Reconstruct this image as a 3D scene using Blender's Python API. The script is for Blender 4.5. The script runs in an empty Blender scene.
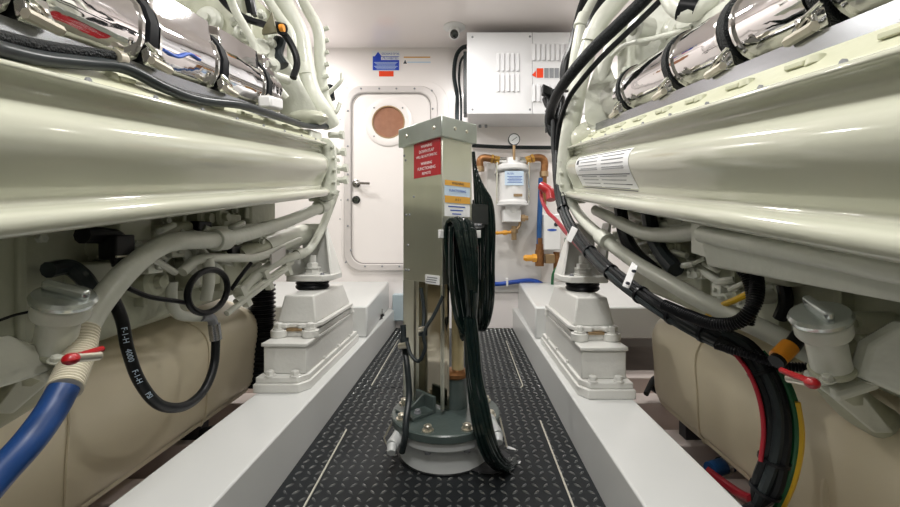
import bpy, bmesh, math, random
from mathutils import Vector, Matrix
random.seed(7)
SC = bpy.context.scene
COL = SC.collection
F = 400.0; VX = 464.0; VY = 235.0; CH = 0.8       # focal length (px), vanishing point of the aisle, eye height (m)
def Q(px, py, Y):
    return Vector(((px-VX)*Y/F, Y, CH+(VY-py)*Y/F))
def V(*a): return Vector(a)

# ---------------------------------------------------------------- materials
def mat(name, col, rough=0.5, metal=0.0, noise=0.0, nscale=8.0, bump=0.0, bscale=60.0, coat=0.0, alpha=None, emit=None, est=0.0, trans=0.0, stretch=None, rvar=0.0):
    m = bpy.data.materials.new(name); m.use_nodes = True
    nt = m.node_tree; b = nt.nodes['Principled BSDF']
    b.inputs['Base Color'].default_value = (*col, 1)
    b.inputs['Roughness'].default_value = rough
    b.inputs['Metallic'].default_value = metal
    b.inputs['Coat Weight'].default_value = coat
    b.inputs['Coat Roughness'].default_value = 0.08
    if max(col) < .035 and not metal: b.inputs['Specular IOR Level'].default_value = 0.22
    if trans: b.inputs['Transmission Weight'].default_value = trans
    if emit:
        b.inputs['Emission Color'].default_value = (*emit, 1); b.inputs['Emission Strength'].default_value = est
    tc = nt.nodes.new('ShaderNodeTexCoord')
    src = tc.outputs['Object']
    if stretch:
        mp = nt.nodes.new('ShaderNodeMapping'); mp.inputs['Scale'].default_value = stretch
        nt.links.new(src, mp.inputs['Vector']); src = mp.outputs['Vector']
    if noise or rvar:
        n = nt.nodes.new('ShaderNodeTexNoise'); n.inputs['Scale'].default_value = nscale; n.inputs['Detail'].default_value = 4
        nt.links.new(src, n.inputs['Vector'])
        if noise:
            mx = nt.nodes.new('ShaderNodeMix'); mx.data_type = 'RGBA'
            mx.inputs[6].default_value = (*[max(0, c*(1-noise)) for c in col], 1)
            mx.inputs[7].default_value = (*[min(1, c*(1+noise)) for c in col], 1)
            nt.links.new(n.outputs['Fac'], mx.inputs[0]); nt.links.new(mx.outputs[2], b.inputs['Base Color'])
        if rvar:
            mr = nt.nodes.new('ShaderNodeMapRange')
            mr.inputs['To Min'].default_value = max(0.02, rough-rvar); mr.inputs['To Max'].default_value = rough+rvar
            nt.links.new(n.outputs['Fac'], mr.inputs['Value']); nt.links.new(mr.outputs['Result'], b.inputs['Roughness'])
    if bump:
        n2 = nt.nodes.new('ShaderNodeTexNoise'); n2.inputs['Scale'].default_value = bscale; n2.inputs['Detail'].default_value = 2
        nt.links.new(src, n2.inputs['Vector'])
        bp = nt.nodes.new('ShaderNodeBump'); bp.inputs['Strength'].default_value = bump; bp.inputs['Distance'].default_value = 0.01
        nt.links.new(n2.outputs['Fac'], bp.inputs['Height']); nt.links.new(bp.outputs['Normal'], b.inputs['Normal'])
    return m
def braid(name, col, scale=260.0):
    m = mat(name, col, 0.5)
    nt = m.node_tree; b = nt.nodes['Principled BSDF']; tc = nt.nodes.new('ShaderNodeTexCoord')
    v = nt.nodes.new('ShaderNodeTexVoronoi'); v.inputs['Scale'].default_value = scale
    nt.links.new(tc.outputs['Object'], v.inputs['Vector'])
    bp = nt.nodes.new('ShaderNodeBump'); bp.inputs['Strength'].default_value = 0.9; bp.inputs['Distance'].default_value = 0.004
    nt.links.new(v.outputs['Distance'], bp.inputs['Height']); nt.links.new(bp.outputs['Normal'], b.inputs['Normal'])
    mx = nt.nodes.new('ShaderNodeMix'); mx.data_type = 'RGBA'
    mx.inputs[6].default_value = (*[min(1, c*3+.008) for c in col], 1); mx.inputs[7].default_value = (*col, 1)
    mr = nt.nodes.new('ShaderNodeMapRange'); mr.inputs['From Max'].default_value = 0.45
    nt.links.new(v.outputs['Distance'], mr.inputs['Value'])
    nt.links.new(mr.outputs['Result'], mx.inputs[0]); nt.links.new(mx.outputs[2], b.inputs['Base Color'])
    return m
M = dict(
 wall=mat('bulkhead_gelcoat', (.88,.83,.815), .30, noise=.02, nscale=3, bump=.03, bscale=6, coat=.3),
 ceil=mat('ceiling_gelcoat', (.88,.82,.81), .16, noise=.02, nscale=2, bump=.03, bscale=4, coat=.2),
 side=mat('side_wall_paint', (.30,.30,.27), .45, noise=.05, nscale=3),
 tread=mat('black_tread_plate', (.012,.014,.016), .50, noise=.3, nscale=30, rvar=.08),
 trimline=mat('hatch_seam_strip', (.62,.60,.52), .4, metal=.4, noise=.1, nscale=30),
 bearer=mat('bearer_white_paint', (.60,.61,.60), .30, noise=.02, nscale=5, bump=.03, bscale=20, coat=.2),
 hull=mat('bilge_paint', (.66,.58,.55), .45, noise=.25, nscale=5),
 dark=mat('bilge_dark', (.045,.045,.05), .6, noise=.4, nscale=6),
 paint=mat('engine_cream_gloss', (.55,.56,.46), .10, noise=.025, nscale=5, bump=.015, bscale=10, coat=.8),
 paint2=mat('engine_white_casting', (.61,.625,.55), .36, noise=.07, nscale=14, bump=.25, bscale=40, coat=.2),
 ledge=mat('engine_cream_ledge', (.52,.53,.39), .40, noise=.05, nscale=20, bump=.1, bscale=40),
 block=mat('engine_block_paint', (.40,.41,.31), .42, noise=.2, nscale=10, bump=.35, bscale=25),
 mount=mat('mount_white_paint', (.66,.66,.63), .33, noise=.03, nscale=15, bump=.12, bscale=60, coat=.2),
 tank=mat('tank_cream_lagging', (.74,.66,.49), .34, noise=.07, nscale=5, bump=.12, bscale=10),
 chrome=mat('polished_shield', (.80,.78,.79), .035, metal=1, bump=.05, bscale=14),
 clamp=mat('polished_clamp', (.80,.80,.78), .10, metal=1, bump=.12, bscale=30),
 strip=mat('brushed_plate', (.33,.34,.36), .24, metal=.95, noise=.1, nscale=10, stretch=(40,1,40)),
 steel=mat('brushed_stainless', (.66,.66,.58), .34, metal=1, noise=.06, nscale=5, stretch=(3,3,1), rvar=.05),
 steelcap=mat('galvanised_cap', (.50,.54,.51), .33, metal=.95, noise=.12, nscale=18, rvar=.1),
 steelmir=mat('polished_stainless_panel', (.46,.42,.34), .10, metal=1, noise=.05, nscale=5, bump=.04, bscale=12),
 zinc=mat('zinc_bolt', (.70,.66,.56), .35, metal=.9, noise=.1, nscale=60),
 flange=mat('grey_green_flange_paint', (.075,.10,.095), .28, noise=.15, nscale=20, bump=.08, bscale=60, coat=.3),
 body=mat('grey_cast_base', (.58,.60,.60), .32, metal=.15, noise=.1, nscale=14, bump=.1, bscale=50),
 rubber=mat('black_rubber', (.007,.008,.009), .34, noise=.3, nscale=30),
 rubberg=mat('dark_grey_hose', (.022,.028,.030), .30, noise=.15, nscale=30),
 cable=mat('black_cable_jacket', (.004,.010,.009), .18, coat=.45),
 braid=braid('braided_black_sleeve', (.006,.008,.009)),
 conv=mat('black_conduit', (.006,.0065,.008), .33),
 blue=mat('blue_hose', (.008,.045,.17), .42, noise=.12, nscale=20),
 bluep=mat('bright_blue_hose', (.008,.06,.36), .3, noise=.08, nscale=20, coat=.2),
 bluedk=mat('blue_pipe', (.02,.09,.26), .35, noise=.08, nscale=20),
 rib=mat('cream_ribbed_hose', (.66,.62,.50), .5, noise=.05, nscale=20),
 red=mat('red_plastic', (.36,.006,.010), .34, noise=.05, nscale=30, coat=.1),
 redw=mat('red_cable', (.32,.008,.02), .4, noise=.05, nscale=20),
 green=mat('green_wire', (.008,.12,.04), .35, noise=.05, nscale=20),
 yellow=mat('yellow_wire', (.80,.50,.02), .35, noise=.05, nscale=20),
 orange=mat('orange_tape', (.80,.30,.02), .4, noise=.05, nscale=20),
 brass=mat('brass_fitting', (.72,.42,.10), .30, metal=.85, noise=.15, nscale=60),
 copper=mat('copper_fitting', (.28,.13,.05), .45, metal=.7, noise=.4, nscale=40),
 bronze=mat('bronze_fitting', (.40,.28,.16), .4, metal=.8, noise=.2, nscale=60),
 yvalve=mat('yellow_valve', (.70,.32,.02), .4, noise=.05, nscale=30),
 plastic=mat('white_plastic', (.80,.80,.80), .35, noise=.02, nscale=20, coat=.2),
 cab=mat('cabinet_enamel', (.80,.80,.82), .30, noise=.015, nscale=5, coat=.3),
 slot=mat('louvre_shadow_metal', (.40,.39,.39), .5, noise=.05, nscale=20),
 greyp=mat('grey_back_board', (.60,.58,.56), .45, noise=.06, nscale=8),
 brown=mat('porthole_amber_glass', (.34,.16,.10), .12, noise=.25, nscale=25, coat=.5),
 signblue=mat('blue_placard', (.01,.06,.55), .4, noise=.04, nscale=30),
 signred=mat('red_placard', (.42,.01,.02), .35, noise=.04, nscale=30),
 signred2=mat('orange_red_sticker', (.85,.06,.01), .4, noise=.03, nscale=30),
 signwhite=mat('white_sticker', (.82,.83,.84), .4, noise=.02, nscale=30),
 signlt=mat('pale_blue_sticker', (.55,.68,.82), .4, noise=.05, nscale=60),
 signor=mat('amber_sticker', (.72,.38,.06), .4, noise=.05, nscale=30),
 ink=mat('dark_ink', (.03,.035,.05), .5, noise=.1, nscale=60),
 inkb=mat('blue_ink', (.03,.10,.45), .5, noise=.1, nscale=60),
 inkg=mat('grey_ink', (.25,.26,.28), .5, noise=.1, nscale=60),
 inkw=mat('white_ink', (.9,.88,.88), .5, noise=.02, nscale=60),
 cap=mat('cast_aluminium_cap', (.58,.62,.60), .25, metal=.85, noise=.1, nscale=20, bump=.1, bscale=40),
 lens=mat('black_lens', (.01,.015,.012), .05, noise=.2, nscale=50, coat=1),
 tube=mat('amber_tube', (.60,.50,.28), .2, metal=.2, noise=.1, nscale=20, coat=.5),
 treadtop=mat('glint_tread_lozenge', (.22,.23,.23), .20, metal=.7, noise=.4, nscale=40),  # paler than the plate: lozenge glints put into the colour
 strapm=mat('matte_black_strap', (.006,.007,.009), .62, noise=.2, nscale=40),
 frame=mat('door_frame_shaded', (.64,.60,.59), .35, metal=.1, noise=.05, nscale=10, coat=.3),  # grey paints in the shade of the bevelled frame recess
 lamp=mat('lamp_diffuser', (.9,.9,.9), .5, emit=(1,.97,.93), est=6, noise=.01),
)

# ---------------------------------------------------------------- mesh builder
def basis(d):
    d = Vector(d).normalized()
    u = d.orthogonal().normalized()
    if abs(d.z) < 0.95: u = d.cross(Vector((0,0,1))).normalized()
    w = d.cross(u).normalized()
    return u, w
def spline(pts, n=6, closed=False):
    P = [Vector(p) for p in pts]; out = []
    N = len(P); rng = range(N if closed else N-1)
    for i in rng:
        if closed: a,b,c,d = P[(i-1)%N],P[i],P[(i+1)%N],P[(i+2)%N]
        else: a = P[i-1] if i>0 else P[i]*2-P[i+1]; b=P[i]; c=P[i+1]; d = P[i+2] if i+2<N else P[i+1]*2-P[i]
        for k in range(n):
            t = k/n
            out.append(0.5*((2*b)+(c-a)*t+(2*a-5*b+4*c-d)*t*t+(3*b-a-3*c+d)*t**3))
    if not closed: out.append(P[-1])
    return out
class MB:
    def __init__(s): s.v=[]; s.f=[]
    def add(s, vs, fs):
        o=len(s.v); s.v += [Vector(v) for v in vs]; s.f += [tuple(i+o for i in f) for f in fs]; return s
    def hexa(s, p):   # p: 4 bottom (ccw), 4 top
        return s.add(p, [(3,2,1,0),(4,5,6,7),(0,1,5,4),(1,2,6,5),(2,3,7,6),(3,0,4,7)])
    def box(s, x0,x1,y0,y1,z0,z1):
        if x0>x1: x0,x1=x1,x0
        return s.hexa([(x0,y0,z0),(x1,y0,z0),(x1,y1,z0),(x0,y1,z0),(x0,y0,z1),(x1,y0,z1),(x1,y1,z1),(x0,y1,z1)])
    def obox(s, c, ax, ay, az):   # oriented box, half-axis vectors
        c=Vector(c);ax=Vector(ax);ay=Vector(ay);az=Vector(az)
        return s.hexa([c-ax-ay-az,c+ax-ay-az,c+ax+ay-az,c-ax+ay-az,c-ax-ay+az,c+ax-ay+az,c+ax+ay+az,c-ax+ay+az])
    def prism(s, pts, ext):
        n=len(pts); P=[Vector(p) for p in pts]; e=Vector(ext)
        nrm = Vector((0,0,0))
        for i in range(n): nrm += P[i].cross(P[(i+1)%n])
        if nrm.dot(e) > 0: P = P[::-1]
        return s.add(P+[p+e for p in P], [tuple(range(n)), tuple(range(2*n-1,n-1,-1))]+[(i,i+n,(i+1)%n+n,(i+1)%n) for i in range(n)])
    def rings(s, rings, closed=False, caps=True, loop=True):
        m=len(rings[0]); vs=[p for r in rings for p in r]; fs=[]
        R=len(rings)
        for i in range(R if closed else R-1):
            a=i*m; b=((i+1)%R)*m
            for j in range(m if loop else m-1):
                k=(j+1)%m; fs.append((a+j,a+k,b+k,b+j))
        if caps and not closed:
            fs.append(tuple(range(m-1,-1,-1))); fs.append(tuple((R-1)*m+j for j in range(m)))
        return s.add(vs, fs)
    def tube(s, pts, r, seg=10, n=6, closed=False, smooth=True, rf=None):
        P = spline(pts,n,closed) if smooth and len(pts)>2 else [Vector(p) for p in pts]
        N=len(P); rings=[]; prev=None
        for i in range(N):
            if closed: t=P[(i+1)%N]-P[i-1]
            else: t=P[min(i+1,N-1)]-P[max(i-1,0)]
            if t.length<1e-9: t=Vector((0,0,1))
            t.normalize()
            if prev is None: u,_=basis(t)
            else:
                u=prev-t*prev.dot(t)
                if u.length<1e-6: u,_=basis(t)
                u.normalize()
            prev=u; w=t.cross(u)
            rr = rf(i/(max(1,N-1)), i) if rf else (r if not isinstance(r,(list,tuple)) else r[0]+(r[1]-r[0])*i/(N-1))
            rings.append([P[i]+(u*math.cos(2*math.pi*k/seg)+w*math.sin(2*math.pi*k/seg))*rr for k in range(seg)])
        return s.rings(rings, closed=closed)
    def corr(s, pts, r, dr, pitch, seg=12):
        P=spline(pts,24); L=[0]
        for i in range(1,len(P)): L.append(L[-1]+(P[i]-P[i-1]).length)
        n=int(L[-1]/pitch*4)+2; out=[]; j=0
        for k in range(n):
            d=L[-1]*k/(n-1)
            while j<len(L)-2 and L[j+1]<d: j+=1
            t=(d-L[j])/max(1e-9,L[j+1]-L[j]); out.append(P[j].lerp(P[j+1],min(1,t)))
        return s.tube(out, r, seg, smooth=False, rf=lambda t,i: r+dr*(1 if i%4<2 else -1))
    def cyl(s, a, b, r0, r1=None, seg=20):
        r1 = r0 if r1 is None else r1
        return s.lathe(a, Vector(b)-Vector(a), [(r0,0),(r1,(Vector(b)-Vector(a)).length)], seg)
    def lathe(s, o, axis, prof, seg=24, closed=False):
        o=Vector(o); d=Vector(axis).normalized(); u,w=basis(d)
        rings=[[o+d*h+(u*math.cos(2*math.pi*k/seg)+w*math.sin(2*math.pi*k/seg))*max(r,1e-5) for k in range(seg)] for r,h in prof]
        # orient outward
        return s.rings(rings, closed=closed, caps=not closed)
    def hexbolt(s, o, axis, r=.012, h=.01, washer=True):
        o=Vector(o); d=Vector(axis).normalized()
        if washer: s.cyl(o, o+d*h*.25, r*1.35, seg=14)
        s.cyl(o+d*h*.25, o+d*h, r, seg=6); s.cyl(o+d*h, o+d*h*1.15, r*.8, r*.6, seg=8)
        return s
    def sphere(s, c, r, seg=14, sc=(1,1,1)):
        c=Vector(c); rings=[]
        for i in range(1,seg//2):
            a=math.pi*i/(seg//2)
            rings.append([c+Vector((math.sin(a)*math.cos(2*math.pi*k/seg)*sc[0],math.sin(a)*math.sin(2*math.pi*k/seg)*sc[1],-math.cos(a)*sc[2]))*r for k in range(seg)])
        return s.rings(rings)
    def build(s, name, m, parent=None, bev=0, ang=35, seg=2, smooth=True):
        me=bpy.data.meshes.new(name); c=Vector((0,0,0))
        if parent is None and s.v:
            lo=Vector([min(v[i] for v in s.v) for i in range(3)]); hi=Vector([max(v[i] for v in s.v) for i in range(3)])
            c=Vector(((lo.x+hi.x)/2,(lo.y+hi.y)/2,lo.z))
        me.from_pydata([v-c for v in s.v],[],s.f); me.update()
        b=bmesh.new(); b.from_mesh(me); bmesh.ops.recalc_face_normals(b, faces=b.faces); b.to_mesh(me); b.free()
        if smooth:
            me.shade_smooth(); me.set_sharp_from_angle(angle=math.radians(ang))
        me.materials.append(m)
        o=bpy.data.objects.new(name, me); COL.objects.link(o); o.location=c
        if parent is not None: link(o,parent)
        if bev:
            bm=o.modifiers.new('bevel','BEVEL'); bm.width=bev; bm.segments=seg; bm.limit_method='ANGLE'; bm.angle_limit=math.radians(35); bm.harden_normals=False
        return o
def wloc(o):
    l=Vector(o.location); p=o.parent
    while p: l+=Vector(p.location); p=p.parent
    return l
def link(o, parent):
    o.parent=parent; o.location=Vector(o.location)-wloc(parent)
def tag(o, label=None, cat=None, group=None, kind=None):
    if label: o['label']=label
    if cat: o['category']=cat
    if group: o['group']=group
    if kind: o['kind']=kind
    return o
def empty(name, loc, label, cat, group=None):
    o=bpy.data.objects.new(name,None); COL.objects.link(o); o.location=loc; o.empty_display_size=.1
    return tag(o,label,cat,group)
def struct(name, mb, m, **k): return tag(mb.build(name,m,**k), kind='structure')
def copy_tree(o, parent=None):
    c=o.copy(); COL.objects.link(c); c.parent=parent
    for ch in list(o.children): copy_tree(ch, c)
    return c
def text(name, body, size, o, xd, yd, m, parent, align='CENTER', sx=1.0, space=1.0):
    cu=bpy.data.curves.new(name,'FONT'); cu.body=body; cu.size=size; cu.align_x=align; cu.align_y='CENTER'; cu.space_line=space; cu.resolution_u=2
    cu.extrude=0.0002
    ob=bpy.data.objects.new(name,cu); COL.objects.link(ob)
    bpy.context.view_layer.update()
    me=bpy.data.meshes.new_from_object(ob.evaluated_get(bpy.context.evaluated_depsgraph_get()))
    bpy.data.objects.remove(ob); bpy.data.curves.remove(cu)
    xd=Vector(xd).normalized(); yd=Vector(yd).normalized(); zd=xd.cross(yd); o=Vector(o)
    for v in me.vertices: c=v.co.copy(); v.co=o+xd*c.x*sx+yd*c.y+zd*(c.z+.0006)
    me.materials.clear(); me.materials.append(m); me.name=name
    ob=bpy.data.objects.new(name,me); COL.objects.link(ob)
    if parent is not None: link(ob,parent)
    return ob
def quad(o, xd, yd, w, h, t=.001, off=0):   # thin rectangular plate, o = centre
    xd=Vector(xd).normalized(); yd=Vector(yd).normalized(); z=xd.cross(yd)
    return MB().obox(Vector(o)+z*(t/2+off), xd*w/2, yd*h/2, z*t/2)
# ================================================================ ROOM
YB = 3.44; ZC = 2.41; XC = -.083
struct('wall_front', MB().box(-2.4,2.3,YB,YB+.06,-.3,ZC+.1), M['wall'])
struct('ceiling', MB().box(-2.4,2.3,-1.6,YB,ZC,ZC+.08), M['ceil'])
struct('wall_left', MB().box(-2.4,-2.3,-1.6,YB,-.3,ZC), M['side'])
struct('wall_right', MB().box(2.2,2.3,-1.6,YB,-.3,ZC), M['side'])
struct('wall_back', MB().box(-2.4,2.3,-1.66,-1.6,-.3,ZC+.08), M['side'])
# aisle floor: tread plate with raised lozenges
FX0,FX1=-.585,.418
fl=MB(); fl.box(FX0,FX1,-1.6,YB,-.04,0)
pit=.034; ny=int((YB-.75)/pit); nx=int((FX1-FX0)/pit)
BC=V(-.068,1.5,0)
for j in range(ny):
    for i in range(nx):
        x=FX0+.012+(i+.5)*pit; y=.75+(j+.5)*pit
        if x>FX1-.015: continue
        if (V(x,y,0)-BC).length<.17: continue
        a=math.radians(45 if (i+j)%2 else -45); c,s_=math.cos(a),math.sin(a); L,W=.0140,.0040
        pts=[(-L,0),(-L*.4,-W),(L*.4,-W),(L,0),(L*.4,W),(-L*.4,W)]
        vs=[(x+p*c-q*s_,y+p*s_+q*c,0) for p,q in pts]+[(x+p*c*.6-q*s_*.4,y+p*s_*.6+q*c*.4,.0036) for p,q in pts]
        fl.add(vs,[(k,(k+1)%6,(k+1)%6+6,k+6) for k in range(6)]+[(6,7,8,9,10,11)])
flo=struct('floor', fl, M['tread'], ang=20)
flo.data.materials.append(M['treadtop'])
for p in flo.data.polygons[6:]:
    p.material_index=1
def seam(n,pts,w=.005,m='trimline'):
    b=MB()
    for a,c in zip(pts[:-1],pts[1:]):
        a=V(*a,.0); c=V(*c,.0); d=(c-a).normalized(); p=d.cross(V(0,0,1))*w/2
        b.prism([a-p,c-p,c+p,a+p],(0,0,.0042))
    return struct(n,b,M[m])
seam('trim_1',[(-.50,3.05),(-.49,2.12)])
seam('trim_2',[(.318,3.02),(.312,2.12),(.295,2.09)])
seam('trim_3',[(-.49,2.1),(.30,2.1)],.003,'dark')
seam('trim_4',[(-.482,1.64),(-.462,.9)])
seam('trim_5',[(.328,1.72),(.318,.9)])
# hull floor beside the bearers, with frames
hb=MB().box(-2.3,-.83,-1.6,YB,-.22,-.16).box(.655,2.2,-1.6,YB,-.22,-.16)
struct('floor', hb, M['hull'])
fr=MB()
for y in (.5,.86,1.22,1.56,1.95,2.3):
    for xa,xb in ((-2.0,-.83),(.655,1.9)):
        fr.box(xa,xb,y,y+.13,-.16,-.02)
struct('trim_6', fr, M['hull'], bev=.006)

# engine bearers (long white box beams) and end blocks
for S,x0,x1,y1,w in ((-1,-.826,-.585,2.45,'left'),(1,.418,.648,2.42,'right')):
    b=MB().box(x0,x1,-1.2,YB,-.16,.172)
    o=b.build('engine_bearer',M['bearer'],bev=.006)
    tag(o,f'long white box beam along the {w} edge of the black tread floor','beam','engine bearers flanking the aisle')
    xi = -.592 if S<0 else .43
    xi2= -.645 if S<0 else .464
    xo=-1.9 if S<0 else 1.8
    b=MB(); zt0,zt1=.365,.40
    b.hexa([(xi,y1,.172),(xi2,YB,.172),(xo,YB,.172),(xo,y1,.172),(xi,y1,zt0),(xi2,YB,zt1),(xo,YB,zt1),(xo,y1,zt0)] if S>0 else
           [(xo,y1,.172),(xo,YB,.172),(xi2,YB,.172),(xi,y1,.172),(xo,y1,zt0),(xo,YB,zt1),(xi2,YB,zt1),(xi,y1,zt0)])
    o=b.build('bulkhead_step',M['bearer'],bev=.012)
    tag(o,f'white raised step joining the {w} floor beam to the front bulkhead','step','raised steps at the bulkhead')
# small hasp + grey box seen beside the column
r=empty('step_latch',Q(386,322,3.2),'small black latch on the side of the left white step','latch')
b=MB().box(-.637,-.618,2.95,3.02,.17,.19).cyl((-.625,2.98,.19),(-.60,2.98,.21),.012); b.build('latch_body',M['rubber'],r)
MB().cyl((-.61,2.98,.16),(-.61,2.98,.25),.006).build('latch_pin',M['clamp'],r)
b=MB().box(-.60,-.44,YB-.09,YB,.08,.30)
tag(b.build('junction_box',mat('grey_blue_box',(.40,.48,.52),.4,noise=.05),bev=.006),'grey blue box low on the bulkhead behind the steel column','box')

# ---------------------------------------------------------------- door
def rrect(x0,x1,z0,z1,r,n=8):
    pts=[]
    for cx,cz,a0 in ((x1-r,z1-r,0),(x0+r,z1-r,90),(x0+r,z0+r,180),(x1-r,z0+r,270)):
        for k in range(n+1):
            a=math.radians(a0+90*k/n); pts.append((cx+r*math.cos(a),cz+r*math.sin(a)))
    return pts
def ringplate(b, outer, inner, y0, y1):
    n=len(outer)
    vs=[(x,y0,z) for x,z in outer]+[(x,y0,z) for x,z in inner]+[(x,y1,z) for x,z in outer]+[(x,y1,z) for x,z in inner]
    fs=[]
    for i in range(n):
        k=(i+1)%n
        fs+= [(i,k,n+k,n+i),(2*n+i,3*n+i,3*n+k,2*n+k),(i,2*n+i,2*n+k,k),(n+i,n+k,3*n+k,3*n+i)]
    return b.add(vs,fs)
door=bpy.data.objects.new('door_1',None); COL.objects.link(door); door.location=(-.62,YB,.5); door['kind']='structure'
def dX(px): return (px-VX)*YB/F
def dZ(py): return CH+(VY-py)*YB/F
X0,X1,Z0,Z1=dX(345),dX(438),dZ(270.5),dZ(87)
b=ringplate(MB(), rrect(X0-.03,X1+.09,Z0-.03,Z1+.05,.20), rrect(X0+.02,X1-.02,Z0+.02,Z1-.02,.12), YB-.006, YB+.0)
b.build('surround_plate',M['wall'],door,bev=.003)
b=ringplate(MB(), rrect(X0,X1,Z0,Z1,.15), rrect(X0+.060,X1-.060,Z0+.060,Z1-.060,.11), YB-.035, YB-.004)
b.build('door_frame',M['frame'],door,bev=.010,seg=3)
b=ringplate(MB(), rrect(X0+.057,X1-.057,Z0+.057,Z1-.057,.11), rrect(X0+.066,X1-.066,Z0+.066,Z1-.066,.105), YB-.03, YB-.008)
b.build('door_gasket',mat('grey_gasket',(.30,.28,.27),.5,noise=.1),door)
b=MB().prism([(x,YB-.004,z) for x,z in rrect(X0+.062,X1-.062,Z0+.062,Z1-.062,.105)],(0,-.014,0))
pan=b.build('door_panel',M['wall'],door,bev=.004)
pc=Q(389,123,YB); pc.y=YB-.018
b=MB().lathe(pc,(0,-1,0),[(.135,-.001),(.205,-.001),(.205,.008),(.195,.012),(.145,.014),(.135,.010)],40,closed=True)
ph=b.build('porthole_ring',M['wall'],door)
b=MB().lathe(pc,(0,-1,0),[(.134,0),(.134,.006),(.0,.0065)],40); b.build('porthole_glass',M['brown'],door)
b=MB().lathe(pc,(0,-1,0),[(.130,0),(.140,0),(.140,.016),(.130,.016)],40,closed=True); b.build('porthole_seal',M['bronze'],door)
b=MB()
for k in range(4):
    a=math.radians(45+90*k); b.cyl(pc+V(.172*math.cos(a),-.010,.172*math.sin(a)),pc+V(.172*math.cos(a),-.018,.172*math.sin(a)),.008,.006,seg=10)
b.build('screw',M['inkg'],ph)
bolts=[(349,112),(349,147),(349,175),(349,200),(349,226),(352,250),(347,262),(362,90),(380,90),(397,90),(415,90),(432,92),(366,266),(383,266),(400,266),(433,110)]
for px,py in bolts:
    p=Q(px,py,YB); MB().cyl(V(p.x,YB-.034,p.z),V(p.x,YB-.042,p.z),.009,.006,seg=10).build('frame_bolt',M['inkg'],door)
hp=Q(357,184,YB); hp.y=YB-.018
b=MB().lathe(hp,(0,-1,0),[(.034,0),(.034,.006),(.026,.010),(.014,.014),(.014,.05)],20).tube([hp+V(0,-.045,0),hp+V(.03,-.05,0),hp+V(.125,-.05,-.004)],.011,8)
b.build('door_handle',mat('handle_nickel',(.35,.34,.33),.2,metal=1,noise=.1),door)
hp=Q(357,200,YB); hp.y=YB-.018
MB().lathe(hp,(0,-1,0),[(.034,0),(.034,.008),(.022,.014),(.018,.022)],20).build('door_lock',M['lens'],door)
# rivets scattered on the bulkhead
for px,py in ((347,88),(388,82.5),(432,88),(340,119),(341,138),(341,168),(341,200),(340,219),(342,240),(477,50)):
    p=Q(px,py,YB); tag(MB().cyl(V(p.x,YB,p.z),V(p.x,YB-.005,p.z),.006,.004,seg=8).build('screw_cap',M['inkg']),'tiny dark screw head set in the white bulkhead','screw','screw heads on the bulkhead')

# ---------------------------------------------------------------- bulkhead signs
def wallpt(px,py,off=0): p=Q(px,py,YB); p.y=YB-off; return p
XD=(1,0,0); ZD=(0,0,1)
c=wallpt(386,63.5,0); r=empty('discharge_placard',c,'blue placard with white heading and white text lines above the door','sign')
quad(wallpt(386,60.9),XD,ZD,.236,.172,.003).build('board',M['signwhite'],r)
quad(wallpt(386,63.4,.003),XD,ZD,.226,.120,.001).build('blue_field',M['signblue'],r)
quad(wallpt(390.5,58.6,.0045),XD,ZD,.160,.028,.0006).build('white_band',M['signwhite'],r)
text('heading','DISCHARGE OF OIL',.024,wallpt(390.5,54.0,.003),XD,ZD,M['inkb'],r,sx=.72)
text('heading','PROHIBITED',.030,wallpt(390.5,58.6,.0055),XD,ZD,M['inkb'],r,sx=.82)
for k in range(6):
    quad(wallpt(386,62.6+k*1.3,.004),XD,ZD,.200-.02*(k%3),.0045,.0006).build('text_line',M['signlt'],r)
MB().prism([wallpt(376,60.5,.004),wallpt(380.4,60.5,.004),wallpt(378.2,55.5,.004)],(0,-.001,0)).prism([wallpt(374.5,57,.004),wallpt(382,57,.004),wallpt(378.2,52,.004)],(0,-.001,0)).build('emblem',M['signblue'],r)
tag(quad(wallpt(386.3,73.8),XD,ZD,.125,.046,.002).build('red_sticker',M['signred2']),'small plain orange red sticker right below the blue placard','sticker')
r=empty('warning_strip',wallpt(416.5,60),'long thin sticker with amber line and triangle right of the blue placard','sticker')
quad(wallpt(416.5,59.5),XD,ZD,.245,.085,.001).build('strip',M['wall'],r)
quad(wallpt(417,57.3,.0012),XD,ZD,.228,.010,.001).build('amber_line',M['signor'],r)
quad(wallpt(419,62.3,.0012),XD,ZD,.20,.010,.001).build('blue_line',M['signlt'],r)
MB().prism([wallpt(403.3,63.8,.001),wallpt(407,63.8,.001),wallpt(405.2,60,.001)],(0,-.002,0)).build('triangle_mark',M['ink'],r)

# ceiling camera
cc=V(-.075,3.1,ZC); r=empty('dome_camera',cc,'small white round camera with dark lens on the ceiling','camera')
MB().lathe(cc,(0,0,-1),[(.085,0),(.085,.006),(.06,.014),(.04,.016)],28).build('base',M['plastic'],r)
MB().lathe(cc+V(0,0,-.012),(0,0,-1),[(.042,0),(.046,.03),(.040,.062),(.02,.08),(0,.084)],24).build('housing',M['plastic'],r)
MB().lathe(cc+V(0,-.02,-.06),(0,-.75,-.6),[(.034,0),(.032,.02),(.018,.034),(0,.037)],20).build('lens',M['lens'],r)

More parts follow.
